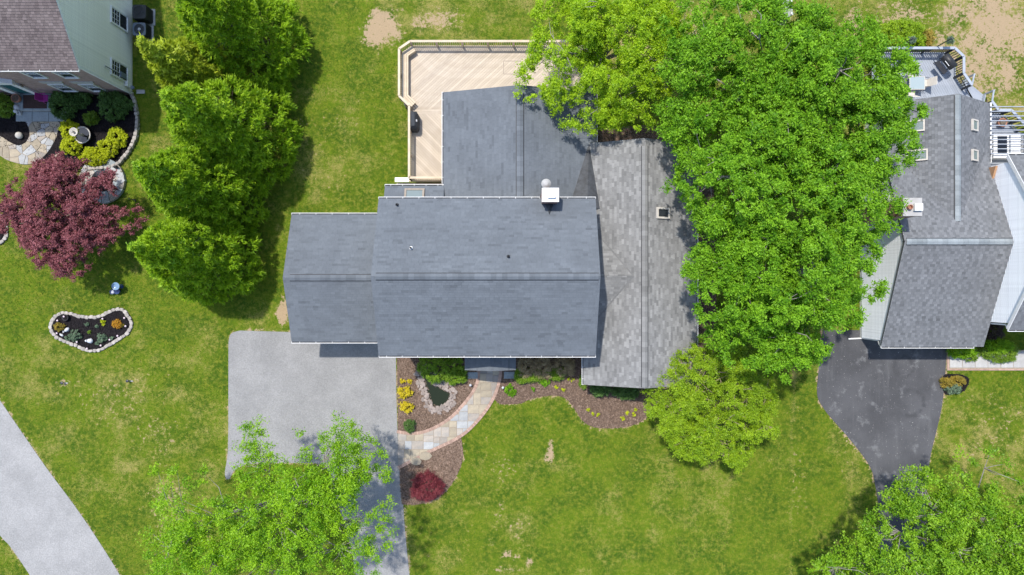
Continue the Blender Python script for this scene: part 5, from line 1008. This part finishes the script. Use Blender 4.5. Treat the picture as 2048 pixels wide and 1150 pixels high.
b = W(1850,1060); tree('oak_tree', 'broad bright green tree over the end of the dark driveway', (b.x,b.y), [L(1862,1092,6.4,4.2,3.4,2.2),L(1772,1082,6.0,3.0,2.4,1.7),L(1972,1072,6.4,3.4,3.2,2.0),L(1812,1152,6.4,3.4,2.2,1.7),L(1732,1152,5.6,2.4,1.7,1.4),L(1972,1152,6.6,3.2,2.4,1.8),L(1962,992,5.6,2.0,1.4,1.3),L(1792,1012,5.4,1.9,1.3,1.2),L(2042,1092,6.2,2.4,3.0,1.8)], m_front2, 900, .55, 9, 12, .14, .085, m_barkg, .22, 30, 300, (b.x,b.y,3.8), shell=.6, zmin=-.1, br=1.05, bm=9)
b = W(1655,1135); tree('young_tree', 'small sparse green tree at the lower left of the broad tree', (b.x,b.y), [L(1650,1130,3.8,1.5,1.2,1.0),L(1690,1150,3.8,1.4,1.0,.9)], m_front, 90, .55, 8, 10, .12, .075, m_barkg, .1, 10, 50, (b.x,b.y,2.2), shell=.4)
def shrub(name, lab, px, py, rx, ry, h, mat, K=40, rad=.22, sub=8, per=12, ll=.07, lw=.045, group=None, z0=.03, cat='shrub', shell=.7, **kw):
    q = W(px, py, h*.6); t = thing(name, lab, cat, (q.x,q.y,z0), group); C, Nn = lobes_clumps([(q.x,q.y,z0+h*.35,max(.02,rx-rad*.5),max(.02,ry-rad*.5),max(.02,h*.65-rad*.4))], K, shell, -.3)
    V, ti = leaves(C, Nn, rad*rng.uniform(.75,1.25,len(C)), sub, per, ll, lw, **kw); facemesh('foliage', V, ti, mat, t); m = MB()
    for k in range(6): i = rng.integers(len(C)); m.tube([(q.x+random.uniform(-.05,.05),q.y+random.uniform(-.05,.05),z0-.03),tuple(C[i])],[.018,.006],4)
    m.build('stem', m_bark, t); return t
# front bed of the main house
shrub('hedge_shrub','long dark green clipped hedge under the main eave',880,737,1.65,.95,1.35,m_hed,190,.24,9,15,.06,.04)
shrub('hedge_shrub','rounded light green shrub between pond and portico',909,754,.75,.52,.85,m_hed,80,.22,9,15,.06,.04)
for i, (x, y, rx, ry, mt, l) in enumerate(((1052,733,.55,.8,m_plant_dead,'tan dried shrub nearest the portico'),(1085,735,.75,.75,m_plant_dead,'largest tan dried ornamental grass under the main eave'),(1127,733,.75,.75,m_plant_dead,'tan dried ornamental grass near the side wing'),(1046,752,.55,.4,m_hed,'olive shrub in front of the dried grasses'),(1066,750,.65,.4,m_hed,'bright green low shrub between dried grasses'),(1112,746,.65,.42,m_hed,'green low shrub below the right dried grass'))):
    shrub('ornamental_grass' if mt is m_plant_dead else 'low_shrub', l, x, y, rx, ry, 1.2 if mt is m_plant_dead else .75, mt, 80, .26, 9, 14, .16 if mt is m_plant_dead else .07, .016 if mt is m_plant_dead else .045, cat='grass clump' if mt is m_plant_dead else 'shrub')
shrub('holly_shrub','dark glossy shrub under the side wing gable, left one',1200,780,.75,.45,.9,m_dkg,60,.25,9,12,.08,.05); shrub('holly_shrub','dark glossy shrub under the side wing gable, right one',1255,784,.85,.5,.9,m_dkg,70,.25,9,12,.08,.05)
shrub('holly_shrub','small dark shrub at the side wing gutter corner',1166,765,.25,.45,.6,m_mid,20,.18)
for (x, y, r, l) in ((811,786,.5,'yellow-leaved shrub above another by the driveway'),(814,813,.46,'yellow-leaved shrub below another by the driveway'),(805,762,.17,'tiny yellow plant by the driveway, left of two'),(818,763,.18,'tiny yellow plant by the driveway, right of two')):
    shrub('gold_shrub', l, x, y, r, r*.8, .5 if r > .3 else .22, m_gold, 34 if r > .3 else 9, .17 if r > .3 else .1, 7, 10, .08, .045)
shrub('dwarf_spruce','round blue-green dwarf conifer where walk meets driveway',819,852,.4,.44,.6,m_dkg,60,.14,9,14,.05,.02)
shrub('perennial_plant','round fresh green plant right of the stone walk',1021,781,.37,.36,.35,m_pear,30,.15,8,10,.09,.05,cat='plant'); shrub('perennial_plant','fresh green plant under the dried grasses',1090,764,.36,.26,.3,m_pear,20,.14,8,9,.09,.05,cat='plant'); shrub('perennial_plant','small green sprout between two round green plants',1065,779,.18,.15,.2,m_pear,8,.1,7,8,.07,.04,cat='plant')
YP = [(1141,759,.22,'yellow flowering plant nearest the side wing'),(1113,774,.12,'tiny yellow plant, left of a pair in the mulch'),(1126,779,.14,'tiny yellow plant, right of a pair in the mulch'),(1100,754,.12,'small yellow-green sprigs below the dried grass'),(1176,819,.12,'small yellow-green sprig at the mulch bend'),(1197,830,.14,'yellow-green sprig in the wide mulch bed'),(1185,828,.10,'tiny sprig beside another in the wide mulch bed'),(1245,837,.17,'yellow-green plant nearest the lawn edge of the mulch'),(1255,826,.12,'tiny sprig above the yellow-green plant'),(1268,829,.15,'sprig near the olive tree in the mulch'),(1271,819,.11,'uppermost sprig near the olive tree')]
for x, y, r, l in YP: shrub('flower_plant', l, x, y, r, r*.8, .18, m_yel, 8, .09, 6, 8, .06, .03, cat='plant')
shrub('laceleaf_maple','round deep red laceleaf maple in the lower mulch bed',853,976,1.04,.94,1.25,m_redd,190,.28,10,16,.075,.022)
# kidney bed plants
for x, y, r, h_, mt, l in ((275,675,.33,.5,m_rust,'round rust and green shrub at the left end of the kidney bed'),(505,790,.42,.4,m_blu,'largest blue-green sedum in the kidney bed'),(400,835,.2,.25,m_blu,'small blue-green sedum touching the largest one'),(885,835,.3,.32,m_blu,'blue-green sedum right of the white statue'),(828,912,.11,.15,m_blu,'tiny sedum at the lower stone edge'),(1035,835,.13,.15,m_blu,'tiny grey-green plant near the right solar lights'),(678,632,.13,.15,m_blu,'tiny green plant in the bed centre, left one'),(822,665,.11,.15,m_blu,'tiny green plant in the bed centre, right one'),(715,745,.12,.12,m_mid,'tiny sparse plant in the middle of the kidney bed'),(910,608,.19,.2,m_yel,'bright yellow-green plant in the kidney bed'),(1110,635,.32,.3,m_ora,'orange-yellow plant at the right end of the kidney bed'),(1180,650,.14,.2,m_rust,'brownish plant beside the orange one')):
    q = K8(x, y); shrub('bed_plant', l, q.x*F/H+1024, 575-q.y*F/H, r, r*.88, h_, mt, 36 if r > .25 else 12, .12 if r > .25 else .08, 8, 10, .06, .04, z0=.06, cat='plant')
# left neighbour's shrubs
C1 = lambda x, y: (x*.3131, y*.3131)
for x, y, rx, ry, h_, mt, l, K in ((395,660,.95,.92,1.3,m_dkg,'dark green shrub beside the magenta chair',130),(525,625,.5,.6,.9,m_dkg,'small dark shrub under the brick windows',50),(715,665,1.0,1.02,1.35,m_dkg,'large round dark green shrub at the house corner',160),(580,755,.5,.4,.5,m_mid,'low olive plant between dark shrubs and fountain',40),(15,670,.75,.75,1.1,m_mid,'green shrub left of the stoop at the photo edge',80)):
    shrub('round_shrub', l, *C1(x, y), rx, ry, h_, mt, K, .24, 9, 14, .075, .05)
for x, y, rx, ry, l, K in ((440,830,.6,.62,'yellow shrub upper left of the fountain',70),(450,930,.62,.6,'yellow shrub lower left of the fountain',70),(590,1000,.85,.6,'yellow shrub below the fountain',95),(690,940,.6,.6,'yellow shrub lower right of the fountain',75),(745,875,.65,.6,'yellow shrub nearest the curved stone wall',80)):
    shrub('yellow_shrub', l, *C1(x, y), rx, ry, .75, m_yel, int(K*1.5), .17, 9, 13, .065, .045, 'yellow shrubs round the fountain', shell=.8, outw=1.0)
# right neighbour's shrubs
shrub('wide_bush','wide olive bush behind the grey deck',1800,72,2.0,1.1,1.4,m_olive,260,.3,9,13,.09,.055); shrub('wide_bush','small brownish bush at the right end of the wide olive one',1852,78,.6,.7,1.0,m_rust,60,.25,8,10,.09,.05)
shrub('clipped_shrub','bright green shrub under the garage eave beside the dark driveway',1925,703,.9,.42,.9,m_front,80,.24,9,13,.07,.045); shrub('clipped_shrub','bright green domed shrub with pointed end by the pale walk',1998,692,.95,.48,1.0,m_front,100,.24,9,13,.07,.045); shrub('clipped_shrub','dark clipped low hedge around the domed shrub',2000,706,1.35,.62,.6,m_mid,130,.22,9,14,.055,.035); shrub('clipped_shrub','small olive low shrub at the pale walk',1943,715,.45,.25,.45,m_mid,30,.18)
shrub('round_shrub','dark brown leafless shrub in the corner by the white siding',1990,662,.7,.6,1.1,m_bark and leafmat('dark_twig_leaf',(.03,.018,.014),(.07,.045,.035),.1),70,.25)
for x, y, mt, l in ((1897,765,m_rust,'reddish-yellow shrub in the small bed by the dark driveway, left'),(1916,762,m_rust,'reddish-yellow shrub in the small bed by the dark driveway, right'),(1908,777,m_blu,'pale green spreading plant in the small bed by the dark driveway')): shrub('bed_plant', l, x, y, .48, .36, .5, mt, 36, .18, 8, 10, .07, .045, cat='plant')
for t, c in BASK:
    C, Nn = lobes_clumps([(c[0],c[1],c[2],.17,.17,.1)], 26, .4, -.2); V, ti = leaves(C, Nn, np.full(len(C),.14), 6, 9, .07, .035); facemesh('plant', V, ti, m_blu, t)
